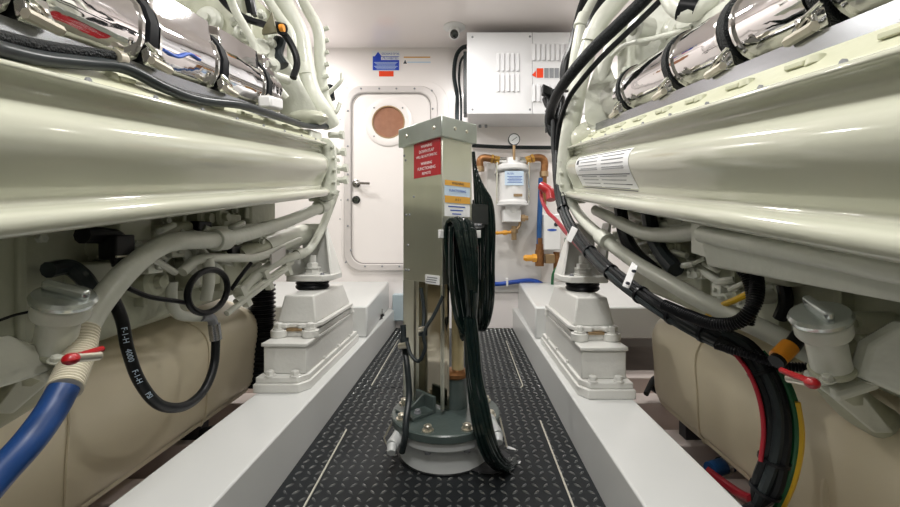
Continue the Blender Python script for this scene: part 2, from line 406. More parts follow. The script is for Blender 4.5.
# ---------------------------------------------------------------- electrical cabinet
YF=3.05; zb=.8+122*YF/F; zt=.8+202*YF/F; xl=.03; xr=.93
r=empty('electrical_cabinet',(xl,YF,zb),'white wall cabinet with louvred vents high on the bulkhead','cabinet')
MB().box(xl,xr,YF+.02,YB,zb,zt).build('body',M['cab'],r,bev=.004)
def louv(b,px,y0,y1):
    x=(px-VX)*YF/F; z1_=CH+(VY-y0)*YF/F; z0_=CH+(VY-y1)*YF/F
    b.prism([(x-.012,YF+.012,z0_),(x-.012,YF+.012,z1_),(x-.012,YF+.002,z1_),(x-.012,YF+.002,z0_)],(0,0,0)) if 0 else None
    b.hexa([(x-.013,YF,z0_),(x+.009,YF,z0_),(x+.009,YF+.004,z0_),(x-.013,YF+.004,z0_),(x-.013,YF,z1_),(x+.009,YF,z1_),(x+.009,YF+.004,z1_),(x-.013,YF+.004,z1_)])
    b.add([(x-.013,YF,z0_),(x+.009,YF-.018,z0_+.004),(x+.009,YF-.018,z1_-.004),(x-.013,YF,z1_),(x+.009,YF,z0_),(x+.009,YF,z1_)],[(0,1,2,3),(1,4,5,2),(0,4,1),(3,2,5),(0,3,5,4)])
xs=(532.5-VX)*YF/F
p1=MB().box(xl-.008,xs-.003,YF,YF+.02,zb-.006,zt+.006); d1=p1.build('cover_panel',M['cab'],r,bev=.003)
p2=MB().box(xs,xr+.008,YF,YF+.02,zb-.006,zt+.006); d2=p2.build('cover_panel',M['cab'],r,bev=.003)
for row,(a,c) in enumerate(((53.5,71.5),(74,92))):
    for k in range(5):
        b=MB(); louv(b,498+k*4.9,a,c); b.build('vent_louvre',M['cab'],d1,ang=20)
for a,c in ((44,61),(84.5,102)):
    for k in range(10):
        b=MB(); louv(b,533.5+k*4.8,a,c); b.build('vent_louvre',M['cab'],d2,ang=20)
for px,py,d in ((472.5,37,d1),(530,36.5,d1),(472.5,109.5,d1),(530,109.5,d1)):
    p=Q(px,py,YF); MB().cyl(p,p+V(0,-.004,0),.009,.007,seg=12).build('cover_screw',M['inkg'],d)
c=Q(550,73,YF-.001); st=quad(c,XD,ZD,.142,.088,.001).build('warning_label',M['signwhite'],d2)
for k in range(3):
    quad(Q(546.5+k*5.1,73,YF-.0025),XD,ZD,.034,.076,.0006).build('pictogram',M['inkg'],st)
quad(Q(540,73,YF-.0025),XD,ZD,.05,.072,.0006).build('orange_block',M['signred2'],st)
MB().prism([Q(532,75,YF-.002),Q(536,77.5,YF-.002),Q(536,70.5,YF-.002)],(0,-.001,0)).build('arrow_mark',M['signred2'],st)
# gland hardware below the cabinet
b=MB()
for px in (480,486): b.cyl(Q(px,124,3.38),Q(px,124,3.38)+V(0,0,-.03),.012,seg=10)
tag(b.build('cable_gland',M['inkg']),'pair of small dark glands under the left end of the white cabinet','gland')
# black cables left of the cabinet
def hose(name, pts, r, m, label, cat, group=None, parent=None, seg=10, n=6):
    o=MB().tube(pts,r,seg,n).build(name,M[m],parent)
    if parent is None: tag(o,label,cat,group)
    return o
hose('power_cable',[Q(470,46,3.30),Q(462,48,3.32),Q(456,57,3.35),Q(454,75,3.38),Q(457,95,3.4),Q(457,115,3.4),Q(458,170,3.4)],.017,'rubberg','outer thick black cable curving down left of the white cabinet','cable')
hose('power_cable',[Q(470,54,3.30),Q(464,56,3.32),Q(460,64,3.36),Q(459,80,3.39),Q(461,100,3.4),Q(461,130,3.41)],.010,'rubberg','inner thin black cable curving down left of the white cabinet','cable')
tag(MB().box(.035,.055,3.3,3.40,1.74,2.3).build('cable_strip',M['rubberg']) if 0 else MB().box(-.005,.028,3.22,3.34,1.78,2.28).build('cable_gland_plate',M['rubberg'],bev=.004),'narrow dark gland plate on the left flank of the white cabinet','plate')
# dark beam / pipe below cabinet
hose('drain_pipe',[Q(472,145.5,3.38),Q(500,147,3.38),Q(530,147.5,3.38),Q(600,148,3.38)],.016,'rubberg','thick dark horizontal pipe crossing behind the pressure gauge','pipe')

# ---------------------------------------------------------------- filter on the bulkhead
YW=3.30
tag(MB().box(Q(487,0,YB).x,Q(541,0,YB).x,YB-.02,YB-.0005,dZ(292),dZ(163)).build('backing_board',M['greyp'],bev=.004),'grey board on the bulkhead behind the white filter','board')
fc=Q(512.5,190,YW); k=YW/F
r=empty('fuel_filter',Q(512.5,205,YW),'white canister filter with blue label between brass fittings on bulkhead','filter')
def L(px,py,Y=YW): return Q(px,py,Y)
zc=lambda py: CH+(VY-py)*k
MB().lathe((fc.x,YW,zc(204)),(0,0,1),[(.10,0),(.118,.008),(.118,.02),(.108,.028),(.108,.24),(.112,.25)],32).build('canister',M['plastic'],r)
MB().lathe((fc.x,YW,zc(170)),(0,0,1),[(.122,-.01),(.13,0),(.13,.03),(.10,.05),(.05,.06),(.045,.10),(.03,.104)],32).build('filter_head',M['plastic'],r,bev=.003)
for s_ in (-1,1):
    MB().cyl((fc.x+s_*.13,YW-.03,zc(204)),(fc.x+s_*.13,YW-.03,zc(163)),.008,seg=10).build('tie_rod',M['clamp'],r)
MB().box(fc.x-.14,fc.x+.14,YW+.04,YB-.02,zc(172),zc(160)).build('wall_bracket',M['plastic'],r,bev=.004)
MB().lathe((fc.x,YW,zc(204)),(0,0,-1),[(.13,-.004),(.13,.012),(.06,.02),(.055,.07),(.035,.085),(.03,.12)],28).build('sump',M['plastic'],r)
lab=quad((fc.x,YW-.1095,zc(180)),XD,ZD,.15,.115,.002).build('blue_label',M['signlt'],r)
text('label_text','FILTER',.022,(fc.x-.03,YW-.1120,zc(175.8)),XD,ZD,M['inkb'],lab,sx=.8)
for q in range(5): quad((fc.x+.005,YW-.112,zc(178.5+q*1.4)),XD,ZD,.12-.02*(q%2),.004,.0005).build('label_line',M['inkb'],lab)
lb2=quad((fc.x+.03,YW-.1095,zc(196.5)),XD,ZD,.07,.022,.002).build('dark_label',M['bronze'],r)
# gauge
g=Q(514,139.5,3.26); r=empty('pressure_gauge',g,'small round white dial gauge on top of the filter','gauge')
MB().lathe(g,(0,-1,0),[(.048,-.02),(.048,.012),(.044,.014),(.042,.008)],28).build('case',M['rubberg'],r)
MB().lathe(g,(0,-1,0),[(.042,.006),(.042,.009),(0,.0095)],28).build('dial',M['signwhite'],r)
MB().obox(g+V(.004,-.0105,.004),(.022,0,.016),(0,.0006,0),(-.001,0,.0016)).build('needle',M['ink'],r)
MB().cyl(g+V(0,.0,-.045),(g.x,g.y,zc(161)),.012,seg=12).build('stem',M['bronze'],r)
# brass elbows both sides
for nm,pts,lbl in (('brass_elbow',[L(497,160),L(490,158.5),L(483,158),L(480,161),L(480,168)],'brass elbow pipe left of the white filter head, beside the steel column'),
                   ('brass_elbow',[L(528,160),L(534,158),L(541,158),L(544.5,162),L(544,173)],'brass elbow pipe right of the white filter head')):
    r=empty(nm,pts[2],lbl,'pipe fitting')
    MB().tube(pts,.030,14).build('elbow',M['copper'],r)
    a=pts[0]; d=(pts[1]-pts[0]).normalized()
    MB().cyl(a+d*-.02,a+d*.02,.034,seg=6).cyl(a+d*.03,a+d*.05,.038,seg=6).build('union_nut',M['brass'],r)
    e=pts[-1]; MB().cyl(e+V(0,0,.012),e+V(0,0,-.03),.036,seg=6).build('union_nut',M['bronze'],r)
    MB().cyl(L(506,160) if pts[0].x<fc.x else L(520,160), a,.024,seg=14).build('nipple',M['clamp'],r)
hose('supply_pipe',[L(544,174),L(544,190),L(543.5,205)],.024,'copper','short brown pipe dropping below the right brass elbow','pipe')
# lower brass drain valve
r=empty('drain_valve',L(507,232),'small brass drain valve with side tap under the white filter','valve')
MB().tube([L(519,218),L(520,224),L(516,230),L(511,232)],.013,10).build('drain_tube',M['bronze'],r)
MB().cyl(L(514,226),L(514,240),.022,seg=12).cyl(L(514,229),L(514,233),.032,seg=6).build('valve_body',M['bronze'],r)
MB().cyl(L(514,232),L(498,233),.013,seg=10).cyl(L(507,232.5),L(503,232.7),.022,seg=6).cyl(L(498,233),L(495,233),.018,.010,seg=10).build('side_tap',M['yvalve'],r)
MB().cyl(L(509,218),L(528,218),.020,seg=12).cyl(L(521,218),L(525,218),.032,seg=6).build('outlet_nipple',M['bronze'],r)
tag(MB().box(L(503,0).x,L(520,0).x,YW-.05,YB-.02,zc(222),zc(210)).build('bracket_block',M['plastic'],bev=.004),'white block bracket under the filter between canister and drain valve','bracket')
# blue pipe & valves
hose('blue_pipe',[L(541,178),L(540.3,200),L(539.5,222),L(539,244)],.022,'bluedk','vertical blue pipe right of the white filter','pipe')
r=empty('shutoff_valve',L(534.5,258),'yellow handled shut-off valve at the foot of the vertical blue pipe','valve')
MB().cyl(L(539.5,244),L(539.5,252),.030,seg=6).cyl(L(539.5,250),L(539.5,266),.036,seg=14).cyl(L(539.5,238),L(539.5,244),.024).build('tee',M['copper'],r)
MB().cyl(L(541.5,258),L(526.5,258),.026,seg=12).cyl(L(536.5,258),L(532.5,258),.038,seg=6).cyl(L(526.5,258),L(523.5,258),.032,.02,seg=6).build('yellow_handle',M['yvalve'],r)
MB().box(L(544.5,0).x,L(553.5,0).x,YW-.05,YW+.05,zc(263),zc(254)).build('coupling',M['bronze'],r,bev=.003)
MB().cyl(L(556.5,252),L(556.5,274),.026,seg=12).cyl(L(556.5,256),L(556.5,262),.036,seg=6).build('drop_pipe',M['copper'],r)
r=empty('float_switch_box',L(552.5,233),'white upright box with blue oval logo beside the blue pipe','box')
MB().box(L(544,0,3.25).x,L(561,0,3.25).x,3.25,YB,CH+(VY-250)*3.25/F,CH+(VY-214)*3.25/F).build('case',M['plastic'],r,bev=.008)
MB().lathe(Q(556,224.5,3.249),(0,-1,0),[(.017,0),(.017,.003),(0,.0035)],16).lathe(Q(556,224.5,3.249),(0,-1,0),[(.009,.003),(.009,.006),(0,.0065)],12).build('badge',M['ink'],r)
c=Q(552,230,3.249); MB().add([c+V(.040*math.cos(a),-.001,.010*math.sin(a)) for a in [2*math.pi*q/18 for q in range(18)]]+[c+V(.040*math.cos(a),-.0002,.010*math.sin(a)) for a in [2*math.pi*q/18 for q in range(18)]],[tuple(range(18)),tuple(range(35,17,-1))]+[(q,(q+1)%18,(q+1)%18+18,q+18) for q in range(18)]).build('oval_logo',M['inkb'],r)
# blue hose near the floor
r=empty('blue_hose',L(520,282),'bright blue hose running level along the bulkhead above the step','hose')
MB().tube([Q(488,283.5,3.38),Q(500,284,3.38),Q(514,282,3.38),Q(530,280.5,3.38),Q(540,283,3.38),Q(545,288,3.38)],.019,12).build('hose',M['bluep'],r)
for px in (507,):
    p=Q(px,283,3.38); MB().box(p.x-.008,p.x+.008,p.y-.024,YB,p.z-.026,p.z+.04).build('clip',M['plastic'],r,bev=.002)
hose('green_wire',[Q(566,238,3.3),Q(564,262,3.26),Q(557,268,3.25),Q(553,275,3.25),Q(552,290,3.3)],.012,'green','dark green cable dropping behind the right mount beside copper pipe','cable')
# ================================================================ STEEL COLUMN
N0=V(-.079,1.445,0); dl=V(-.69,.725,0).normalized(); dr=V(.725,.69,0).normalized(); nl=V(-.725,-.69,0).normalized(); nr=V(.69,-.725,0).normalized()
LW,RW=.244,.152; Zf=.146
def CP(l,rr,z,off=0,face='l'):
    p=N0+dl*l+dr*rr; p=p+(nl if face=='l' else nr)*off; return V(p.x,p.y,z)
def cbox(b,l0,l1,r0,r1,z0,z1):
    return b.prism([CP(l0,r0,z0),CP(l1,r0,z0),CP(l1,r1,z0),CP(l0,r1,z0)],(0,0,z1-z0))
col=empty('steel_column',V(BC.x,BC.y,0),'tall brushed stainless steel column with red sign on round grey base','column')
zs=.62
cbox(MB(),0,LW,0,RW,zs,1.165).build('upper_housing',M['steel'],col,bev=.003)
b=MB(); cbox(b,LW-.072,LW,0,.012,Zf+.0,zs); cbox(b,LW-.012,LW,0,RW,Zf,zs); cbox(b,0,.010,0,.012,Zf+.02,zs)
b.build('corner_channel',M['steel'],col,bev=.0015)
cbox(MB(),.012,LW-.06,.035,.045,Zf+.01,zs).build('mirror_panel',M['steelmir'],col)
cp=cbox(MB(),-.014,LW+.014,-.014,RW+.014,1.153,1.228).build('cap',M['steelcap'],col,bev=.004)
for l,z in ((.03,1.19),(.20,1.19)):
    a=CP(l,-.014,z); MB().cyl(a,a+nl*.004,.008,.006,seg=10).build('rivet',M['zinc'],cp)
for rr in (.05,.11):
    a=CP(-.014,rr,1.19); MB().cyl(a,a+nr*.004,.007,.005,seg=10).build('rivet',M['zinc'],cp)
for l,z in ((.17,.95),(.225,1.10),(.222,.88),(.20,.88),(.21,.76),(.225,.66),(.205,.66),(.235,1.12)):
    a=CP(l,0,z); MB().cyl(a,a+nl*.003,.005,.004,seg=10).build('screw',M['inkg'],col)
# red warning sign on the left face
def lf(l,z,off=.0): return CP(l,0,z,off)
xdl=-dl
sg=quad(lf(.088,1.088,0),xdl,ZD,.160,.136,.002).build('red_sign',M['signred'],col)
for q,(t,s_) in enumerate((('WARNING',.016),('DOWN FLAP',.018),('WILL BE AUTOMATIC',.015),('WARNING',.016),('FUNCTIONING',.018),('REMOTE',.016))):
    text('sign_text',t,s_*.92,lf(.088,1.136-q*.019-(.008 if q>2 else 0),.0025),xdl,ZD,M['inkw'],sg,sx=.95)
# stickers on the right face
def rf(rr,z,off=0): return CP(0,rr,z,off,'r')
def zy(py,Y=1.49): return CH+(VY-py)*Y/F
st=quad(rf(.075,zy(192.5),0),dr,ZD,.128,zy(181)-zy(204),.0015).build('caution_sticker',M['signlt'],col)
quad(rf(.075,zy(183.6),.0018),dr,ZD,.128,.019,.0008).build('amber_band',M['signor'],st)
quad(rf(.075,zy(199.8),.0018),dr,ZD,.128,.026,.0008).build('amber_band',M['signor'],st)
text('sticker_text','WARNING',.013,rf(.075,zy(183.6),.0028),dr,ZD,M['ink'],st)
text('sticker_text','FUNCTIONING',.013,rf(.075,zy(191),.002),dr,ZD,M['inkb'],st,sx=.95)
text('sticker_text','A S 1',.013,rf(.075,zy(199.8),.0028),dr,ZD,M['ink'],st)
st=quad(rf(.075,zy(210.5),0),dr,ZD,.128,.045,.0015).build('white_sticker',M['signwhite'],col)
for q in range(3): quad(rf(.07,zy(206.8+q*3.6),.002),dr,ZD,.085-.02*q,.004,.0005).build('text_line',M['inkb'],st)
st=quad(lf(.055,zy(279.5,1.49),0),xdl,ZD,.082,.034,.0015).build('serial_label',M['signwhite'],col)
for q in range(3): quad(lf(.055+.004*q,zy(277.5+q*2.2,1.49),.0018),xdl,ZD,.06,.004,.0005).build('text_line',M['inkg'],st)
# ram, neck, copper ring
rc=V(-.032,1.535,0)
MB().cyl(V(rc.x,rc.y,Zf),V(rc.x,rc.y,.262),.046,.040,seg=24).build('ram_neck',M['flange'],col)
MB().lathe((rc.x,rc.y,.258),(0,0,1),[(.044,0),(.050,.006),(.050,.018),(.040,.026),(.026,.03)],24).obox((rc.x+.035,rc.y-.02,.272),(.03,0,0),(0,.010,0),(0,0,.008)).build('copper_clamp',M['copper'],col)
MB().cyl(V(rc.x+.008,rc.y,.28),V(rc.x+.008,rc.y,zs+.1),.024,seg=20).build('amber_tube',M['tube'],col)
MB().cyl(V(rc.x-.038,rc.y-.03,.24),V(rc.x-.038,rc.y-.03,zs+.05),.010,seg=14).build('steel_rod',M['strip'],col)
# dark side tray + white terminal bar
b=MB(); cbox(b,.02,.03,RW,RW+.115,zy(224,1.6),zy(204,1.6)); cbox(b,.02,.13,RW,RW+.115,zy(206,1.6),zy(204,1.6)); b.build('side_tray',mat('dark_tray_metal',(.06,.065,.065),.35,metal=.6,noise=.1),col,bev=.003)
b=MB().obox(CP(0,.085,zy(234),.006,'r'),dr*.105,nr*.006,(0,0,.015)); b.build('terminal_bar',M['plastic'],col,bev=.002)
b=MB().cyl(CP(0,.02,.835,.0,'r'),CP(0,.02,.835,.07,'r'),.008).cyl(CP(0,.14,.835,.0,'r'),CP(0,.14,.835,.07,'r'),.008).cyl(CP(0,.01,.835,.045,'r'),CP(0,.155,.835,.045,'r'),.010); b.build('cable_hook',M['strip'],col)
# base flanges
MB().lathe((BC.x,BC.y,Zf-.03),(0,0,1),[(.194,0),(.200,.004),(.200,.026),(.196,.03),(.0,.0302)],64).build('top_flange',M['flange'],col)
MB().lathe((BC.x,BC.y,Zf-.062),(0,0,1),[(.150,-.012),(.186,0),(.190,.004),(.190,.028),(.185,.031)],64).build('lower_flange',M['body'],col)
bd=MB().lathe((BC.x,BC.y,0),(0,0,1),[(.172,0),(.166,.02),(.162,.05),(.168,.088)],56).build('base_barrel',M['body'],col)
MB().lathe((BC.x,BC.y,0),(0,0,1),[(.178,0),(.178,.004),(.160,.005)],56).build('floor_gasket',M['rubber'],col)
for k in range(8):
    a=math.radians(-108+45*k); p=BC+V(.172*math.cos(a),.172*math.sin(a),Zf)
    MB().hexbolt(p,(0,0,1),.015,.018).build('flange_bolt',M['zinc'],col)
    MB().hexbolt(p+V(0,0,-.062),(0,0,-1),.012,.014).build('flange_nut',M['inkg'],col)
# foot bracket on the flange under the channel
b=MB(); c=CP(.09,-.005,Zf)
b.obox(c+nl*.05+V(0,0,.006),dl*.055,nl*.05,(0,0,.006)); b.obox(c+V(0,0,.03),dl*.055,nl*.006,(0,0,.03)); b.prism([c+nl*.09+V(0,0,.01),c+V(0,0,.01),c+V(0,0,.06)],dl*.01)
b.build('foot_bracket',M['flange'],col,bev=.002)
for q in (-.03,.03):
    MB().hexbolt(c+nl*.06+dl*q+V(0,0,.012),(0,0,1),.010,.012).build('foot_bolt',M['inkg'],col)
# side fittings on the barrel
for s_,px,py in ((-1,393,440),(1,497,430)):
    p=Q(px,py,1.36); a=BC+V(s_*.15,-.03,p.z)
    MB().cyl(a,p+V(s_*-.02,.04,0),.026,seg=18).cyl(p+V(s_*-.02,.05,.0),p+V(0,-.02,-.01),.022,seg=18).cyl(p+V(0,-.018,-.009),p+V(.002,-.045,-.02),.017,.014,seg=14).build('side_port',M['body'],col,bev=.002)
for pts in (([Q(404,402,1.52),Q(384,438,1.42),Q(388,447,1.40)]),([Q(500,418,1.50),Q(507,447,1.44)])):
    MB().tube(pts,.0035,6,smooth=False).build('stay_rod',M['zinc'],col)
# floor collar with white rim
tag(MB().tube([Q(507,447,1.5),Q(516,451,1.49),Q(521,458,1.45),Q(519,464,1.40)],.005,6).build('floor_grommet',M['plastic']),'thin white curved edge on the floor right of the round base','grommet')
tag(MB().lathe((BC.x+.15,1.42,.0026),(0,0,1),[(.085,0),(.085,.003),(0,.0032)],32).build('cable_opening_plate',M['dark']),'dark round opening plate in the floor where the black cables enter','plate')
# small hoses on the left of the column
hose('grey_conduit',[Q(403,325,1.50),Q(404,345,1.48),Q(407,365,1.44),Q(409,395,1.40),Q(406,420,1.35),Q(405,437,1.33),Q(402,452,1.34)],.011,'rubberg','grey conduit running down the left side of the steel column','conduit')
hose('small_hose',[Q(443,296,1.42),Q(434,315,1.41),Q(424,332,1.39),Q(425,348,1.38),Q(419,361,1.38),Q(411,355,1.39),Q(407,342,1.42)],.0065,'rubberg','thin looped hose in front of the lower steel column','hose')
hose('small_hose',[Q(421,288,1.47),Q(424,310,1.45),Q(423,330,1.42)],.0065,'rubberg','short thin hose inside the column opening above the loop','hose')
r=empty('hose_fitting',Q(404,342,1.46),'dark fitting with pale collar on the grey conduit left of column','fitting')
MB().cyl(Q(404,338,1.46),Q(405,348,1.45),.017,seg=12).build('body',M['rubberg'],r); MB().cyl(Q(400,346,1.45),Q(408,345,1.43),.012,seg=10).build('collar',M['zinc'],r)
r=empty('hose_fitting',Q(423,331,1.41),'dark fitting with pale collar on the looped hose mid column','fitting')
MB().cyl(Q(423,326,1.42),Q(423,336,1.41),.016,seg=12).build('body',M['rubberg'],r); MB().cyl(Q(420,330,1.41),Q(424,329,1.39),.010,seg=10).build('collar',M['zinc'],r)
# hanging cable coils
b=MB()
for i in range(7):
    t=.004+i*.0140; dz=random.uniform(-.008,.008)
    top=.856+dz; e=.43+.012*(i%3)
    A=CP(0,t,0,0,'r'); cx=CP(0,.055,0,0,'r')
    lowt=A.lerp(cx,.62)+V(.018,0,0)
    pts=[lowt+nr*.075+V(0,0,e+.1),A.lerp(lowt,.45)+nr*.085+V(0,0,e+.25),A+nr*.080+V(0,0,top-.06),A+nr*.066+V(0,0,top-.012),A+nr*.045+V(0,0,top),A+nr*.024+V(0,0,top-.015),A+nr*.016+V(0,0,top-.07),A.lerp(lowt,.3)+nr*.022+V(0,0,e+.2),lowt+nr*.030+V(0,0,e+.04),lowt+nr*.05+V(0,0,e)]
    b.tube(pts,.0090,8,5,closed=True)
# second, looser loop at the left of the coil
A=CP(0,-.0,0,0,'r')
b.tube([A+nr*.05+V(0,0,.83),A+nr*.05+V(.0,0,.65),A+nr*.05+V(.015,0,.52),A+nr*.05+V(.045,0,.455),A+nr*.05+V(.075,0,.47),A+nr*.07+V(.07,0,.6)],.0088,8)
coil=b.build('cable_coil',M['cable']); tag(coil,'front coil of black cable hanging on the right side of steel column','cable coil')
b=MB()
for i in range(9):
    j=i%3; k2=i//3
    ox=(j-1)*.0165; oy=(k2-1)*.0165
    tw=lambda q:(ox*math.cos(q)-oy*math.sin(q), ox*math.sin(q)+oy*math.cos(q))
    pts=[]
    for n_,(px,py,Y) in enumerate(((470,318,1.42),(472,345,1.40),(474,375,1.37),(479,405,1.32),(484,432,1.285),(492,455,1.285),(503,466,1.35),(510,466,1.42))):
        a,c=tw(n_*.22); p=Q(px,py,Y)+V(a*(1.05 if n_>2 else .9),c,0); pts.append(p)
    pts[-1].z=max(pts[-1].z,-.005); b.tube(pts,.0095,8,5)
tag(b.build('cable_bundle',M['cable']),'thick black cable bundle dropping over the base flange into the floor','cable bundle')
b=MB()
for i in range(7):
    f=i/6
    b.tube([Q(473.2+f*1.5,152+f*30,1.67),Q(475+f*14,181+f*16,1.66),Q(476.5+f*17,222,1.66),Q(477+f*16,262,1.66+.02*(i%2)),Q(477+f*15.5,300,1.67),Q(477+f*10,325+3*(i%2),1.70),Q(475+f*6,320,1.78),Q(474+f*9,262,1.80),Q(474+f*6,200,1.80)],.0082,8,5)
tag(b.build('cable_coil',M['cable']),'rear coil of black cable fanning out behind the steel column','cable coil')

# ================================================================ ENGINE MOUNTS
def mount(S, Y0, side):
    cx=-.726 if S<0 else .545
    X=lambda u: cx+S*u
    zb=.172
    r=empty('engine_mount',(cx,Y0+.35,zb),f'stepped white cast engine mount on the {side} floor beam','engine mount','cast engine mounts on the beams')
    def bx(u0,u1,y0,y1,z0,z1): return MB().box(X(u0),X(u1),Y0+y0,Y0+y1,z0,z1)
    def chb(u0,u1,y0,y1,z0,z1,c=.03):   # box with the front aisle-side corner cut
        pts=[(X(u1),Y0+y0,z0),(X(u0+c),Y0+y0,z0),(X(u0),Y0+y0+c*1.6,z0),(X(u0),Y0+y1,z0),(X(u1),Y0+y1,z0)]
        return MB().prism(pts,(0,0,z1-z0))
    chb(-.100,.112,0,.80,zb,.208).build('base_plate',M['mount'],r,bev=.004)
    chb(-.092,.106,.010,.79,.208,.232,.03).build('base_shim',M['mount'],r,bev=.004)
    bx(-.082,.094,.050,.74,.232,.345).build('pedestal',M['mount'],r,bev=.005)
    bx(-.088,.100,.040,.75,.345,.360).build('pedestal_lid',M['mount'],r,bev=.004)
    for u,y in ((-.045,.028),(.055,.028)):
        MB().hexbolt((X(u),Y0+y,.232),(0,0,1),.016,.020).build('base_bolt',M['mount'],r)
    for y in (.25,.45,.65):
        MB().hexbolt((X(-.087),Y0+y,.232),(0,0,1),.006,.012).build('side_bolt',M['mount'],r)
    # wavy lugs of the casting
    y0=.135
    b=MB(); b.box(X(-.085),X(.088),Y0+y0+.01,Y0+.69,.360,.385)
    for u in (-.062,.072):
        b.cyl((X(u),Y0+y0+.012,.360),(X(u),Y0+y0+.012,.392),.036,seg=20)
        b.cyl((X(u),Y0+.68,.360),(X(u),Y0+.68,.392),.036,seg=20)
    fl_=b.build('casting_foot',M['mount'],r,bev=.003)
    for u in (-.062,.072):
        MB().hexbolt((X(u),Y0+y0+.008,.392),(0,0,1),.019,.026).build('foot_bolt',M['mount'],r)
    MB().box(X(-.03),X(.04),Y0+y0,Y0+y0+.02,.385,.398).build('brass_shim',M['bronze'],r,bev=.003)
    # rim of the casting, scalloped front edge
    b=MB(); pts=[]
    out=[(X(.102),Y0+y0+.02),(X(.09),Y0+y0),(X(.04),Y0+y0-.004),(X(.03),Y0+y0+.008),(X(-.005),Y0+y0+.008),(X(-.015),Y0+y0-.004),(X(-.075),Y0+y0),(X(-.10),Y0+y0+.05),(X(-.10),Y0+.67),(X(.10),Y0+.67)]
    b.prism([(x,y,.398) for x,y in out],(0,0,.020)); b.build('casting_rim',M['mount'],r,bev=.005)
    # tapered housing
    ya,yb_=Y0+y0+.02,Y0+.66
    lo=[(X(.088),ya),(X(-.085),ya),(X(-.085),yb_),(X(.088),yb_)]; hi=[(X(.066),ya+.025),(X(-.064),ya+.025),(X(-.064),yb_-.06),(X(.066),yb_-.06)]
    mid=[(X(.086),ya+.003),(X(-.083),ya+.003),(X(-.083),yb_),(X(.086),yb_)]
    b=MB(); b.rings([[V(*p,.416) for p in lo],[V(*p,.430) for p in mid],[V(*p,.535) for p in hi]]); 
    b.build('housing',M['mount'],r,bev=.008,seg=3)
    rc_=V(X(.025),Y0+.40,0)
    MB().lathe((rc_.x,rc_.y,.533),(0,0,1),[(.070,0),(.078,.008),(.080,.016),(.074,.024),(.080,.032),(.074,.040),(.062,.044)],32).build('rubber_ring',M['conv'],r)
    # upper bracket
    w=.085
    P=[(X(-.085),rc_.y-.03),(X(-.055),rc_.y-.085),(X(.12),rc_.y-.085),(X(.12),rc_.y+.12),(X(-.085),rc_.y+.12)]
    MB().prism([(x,y,.578) for x,y in P],(0,0,.030)).build('top_plate',M['mount'],r,bev=.005)
    b=MB()
    b.prism([V(X(-.082),rc_.y+.11,.606),V(X(.12),rc_.y+.11,.606),V(X(.12),rc_.y+.11,.86),V(X(.0),rc_.y+.11,.86)],(0,.014,0))
    b.prism([V(X(-.080),rc_.y-.02,.606),V(X(-.080),rc_.y+.11,.606),V(X(-.01),rc_.y+.11,.84)],(S*.014,0,0))
    b.build('gusset',M['mount'],r,bev=.002)
    b=MB(); b.prism([V(X(.10),rc_.y-.07,.606),V(X(.10),rc_.y+.11,.606),V(X(.16),rc_.y+.11,.86),V(X(.16),rc_.y+.02,.86)],(S*.014,0,0)); b.build('gusset',M['mount'],r,bev=.002)
    MB().hexbolt((rc_.x,rc_.y,.608),(0,0,1),.036,.024).cyl((rc_.x,rc_.y,.63),(rc_.x,rc_.y,.70),.017).hexbolt((rc_.x,rc_.y,.635),(0,0,1),.028,.026).build('centre_stud',M['mount'],r)
    MB().hexbolt((X(-.04),rc_.y-.05,.608),(0,0,1),.009,.008).build('plate_bolt',M['inkg'],r)
    return r
mount(-1,1.585,'left'); mount(1,1.525,'right')

# ================================================================ TANKS
def tank(S,y1,side):
    sec=[(.935,.08),(.918,.12),(.912,.24),(.905,.34),(.918,.40),(.96,.445),(1.10,.50),(1.30,.53),(1.60,.53),(1.66,.45),(1.66,.10),(1.60,.06),(1.0,.06)]
    sec=[(p.x,p.y) for p in spline([V(a,c,0) for a,c in sec],3,True)]
    cz=.28; cu=1.28
    R=[]
    y0=-.2
    for y,k in ((y0,.86),(y0+.02,1),(y1-.10,1),(y1-.05,.985),(y1-.015,.955),(y1,.91)):
        R.append([V(XC+S*(cu+(u-cu)*k),y,cz+(z-cz)*k) for u,z in sec])
    r=empty('lagged_tank',(XC+S*1.28,.9,.0),f'long cream rounded tank below the {side} engine','tank','cream tanks below the engines')
    MB().rings(R).build('tank_shell',M['tank'],r,ang=50)
    for ys in ((1.55,1.0) if S<0 else (1.42,1.10)):
        b=MB(); o=[V(XC+S*(cu+(u-cu)*1.006),ys,cz+(z-cz)*1.01) for u,z in sec]; b.tube(o,.004,6,2,closed=True,smooth=False); b.build('seam',M['tank'],r)
    for y in (.2,.9,1.6):
        b=MB().box(XC+S*.97,XC+S*1.6,y,y+.05,-.16,.07); b.build('cradle',M['dark'],r)
    return r
tank(-1,1.97,'left'); tank(1,1.80,'right')
# ================================================================ ENGINES
X0={-1:-.67,1:.525}
HS={-1:0.0,1:-.014}
def E(S,o,Y,h): return V(X0[S]-S*o, Y, CH+.1425*Y+h+HS[S])
def QX(px,py,X): return Q(px,py,F*X/(px-VX))
def ebox(b,S,o0,o1,y0,y1,h0,h1):
    return b.hexa([E(S,o0,y0,h0),E(S,o1,y0,h0),E(S,o1,y1,h0),E(S,o0,y1,h0),E(S,o0,y0,h1),E(S,o1,y0,h1),E(S,o1,y1,h1),E(S,o0,y1,h1)])
PROF=[(-.08,-.080),(-.02,-.089),(.008,-.088),(.020,-.080),(.024,-.066),(.018,-.053),(.000,-.046),(-.020,-.038),(-.012,-.014),(.002,.014),(.014,.040),(.019,.066),(.013,.092),(-.006,.113),(-.024,.128),(-.032,.142),(-.020,.153),(.004,.158),(.012,.163),(.008,.171),(-.010,.173),(-.08,.173)]
PR=[(p.x,p.y) for p in spline([V(a,c,0) for a,c in PROF],4)]
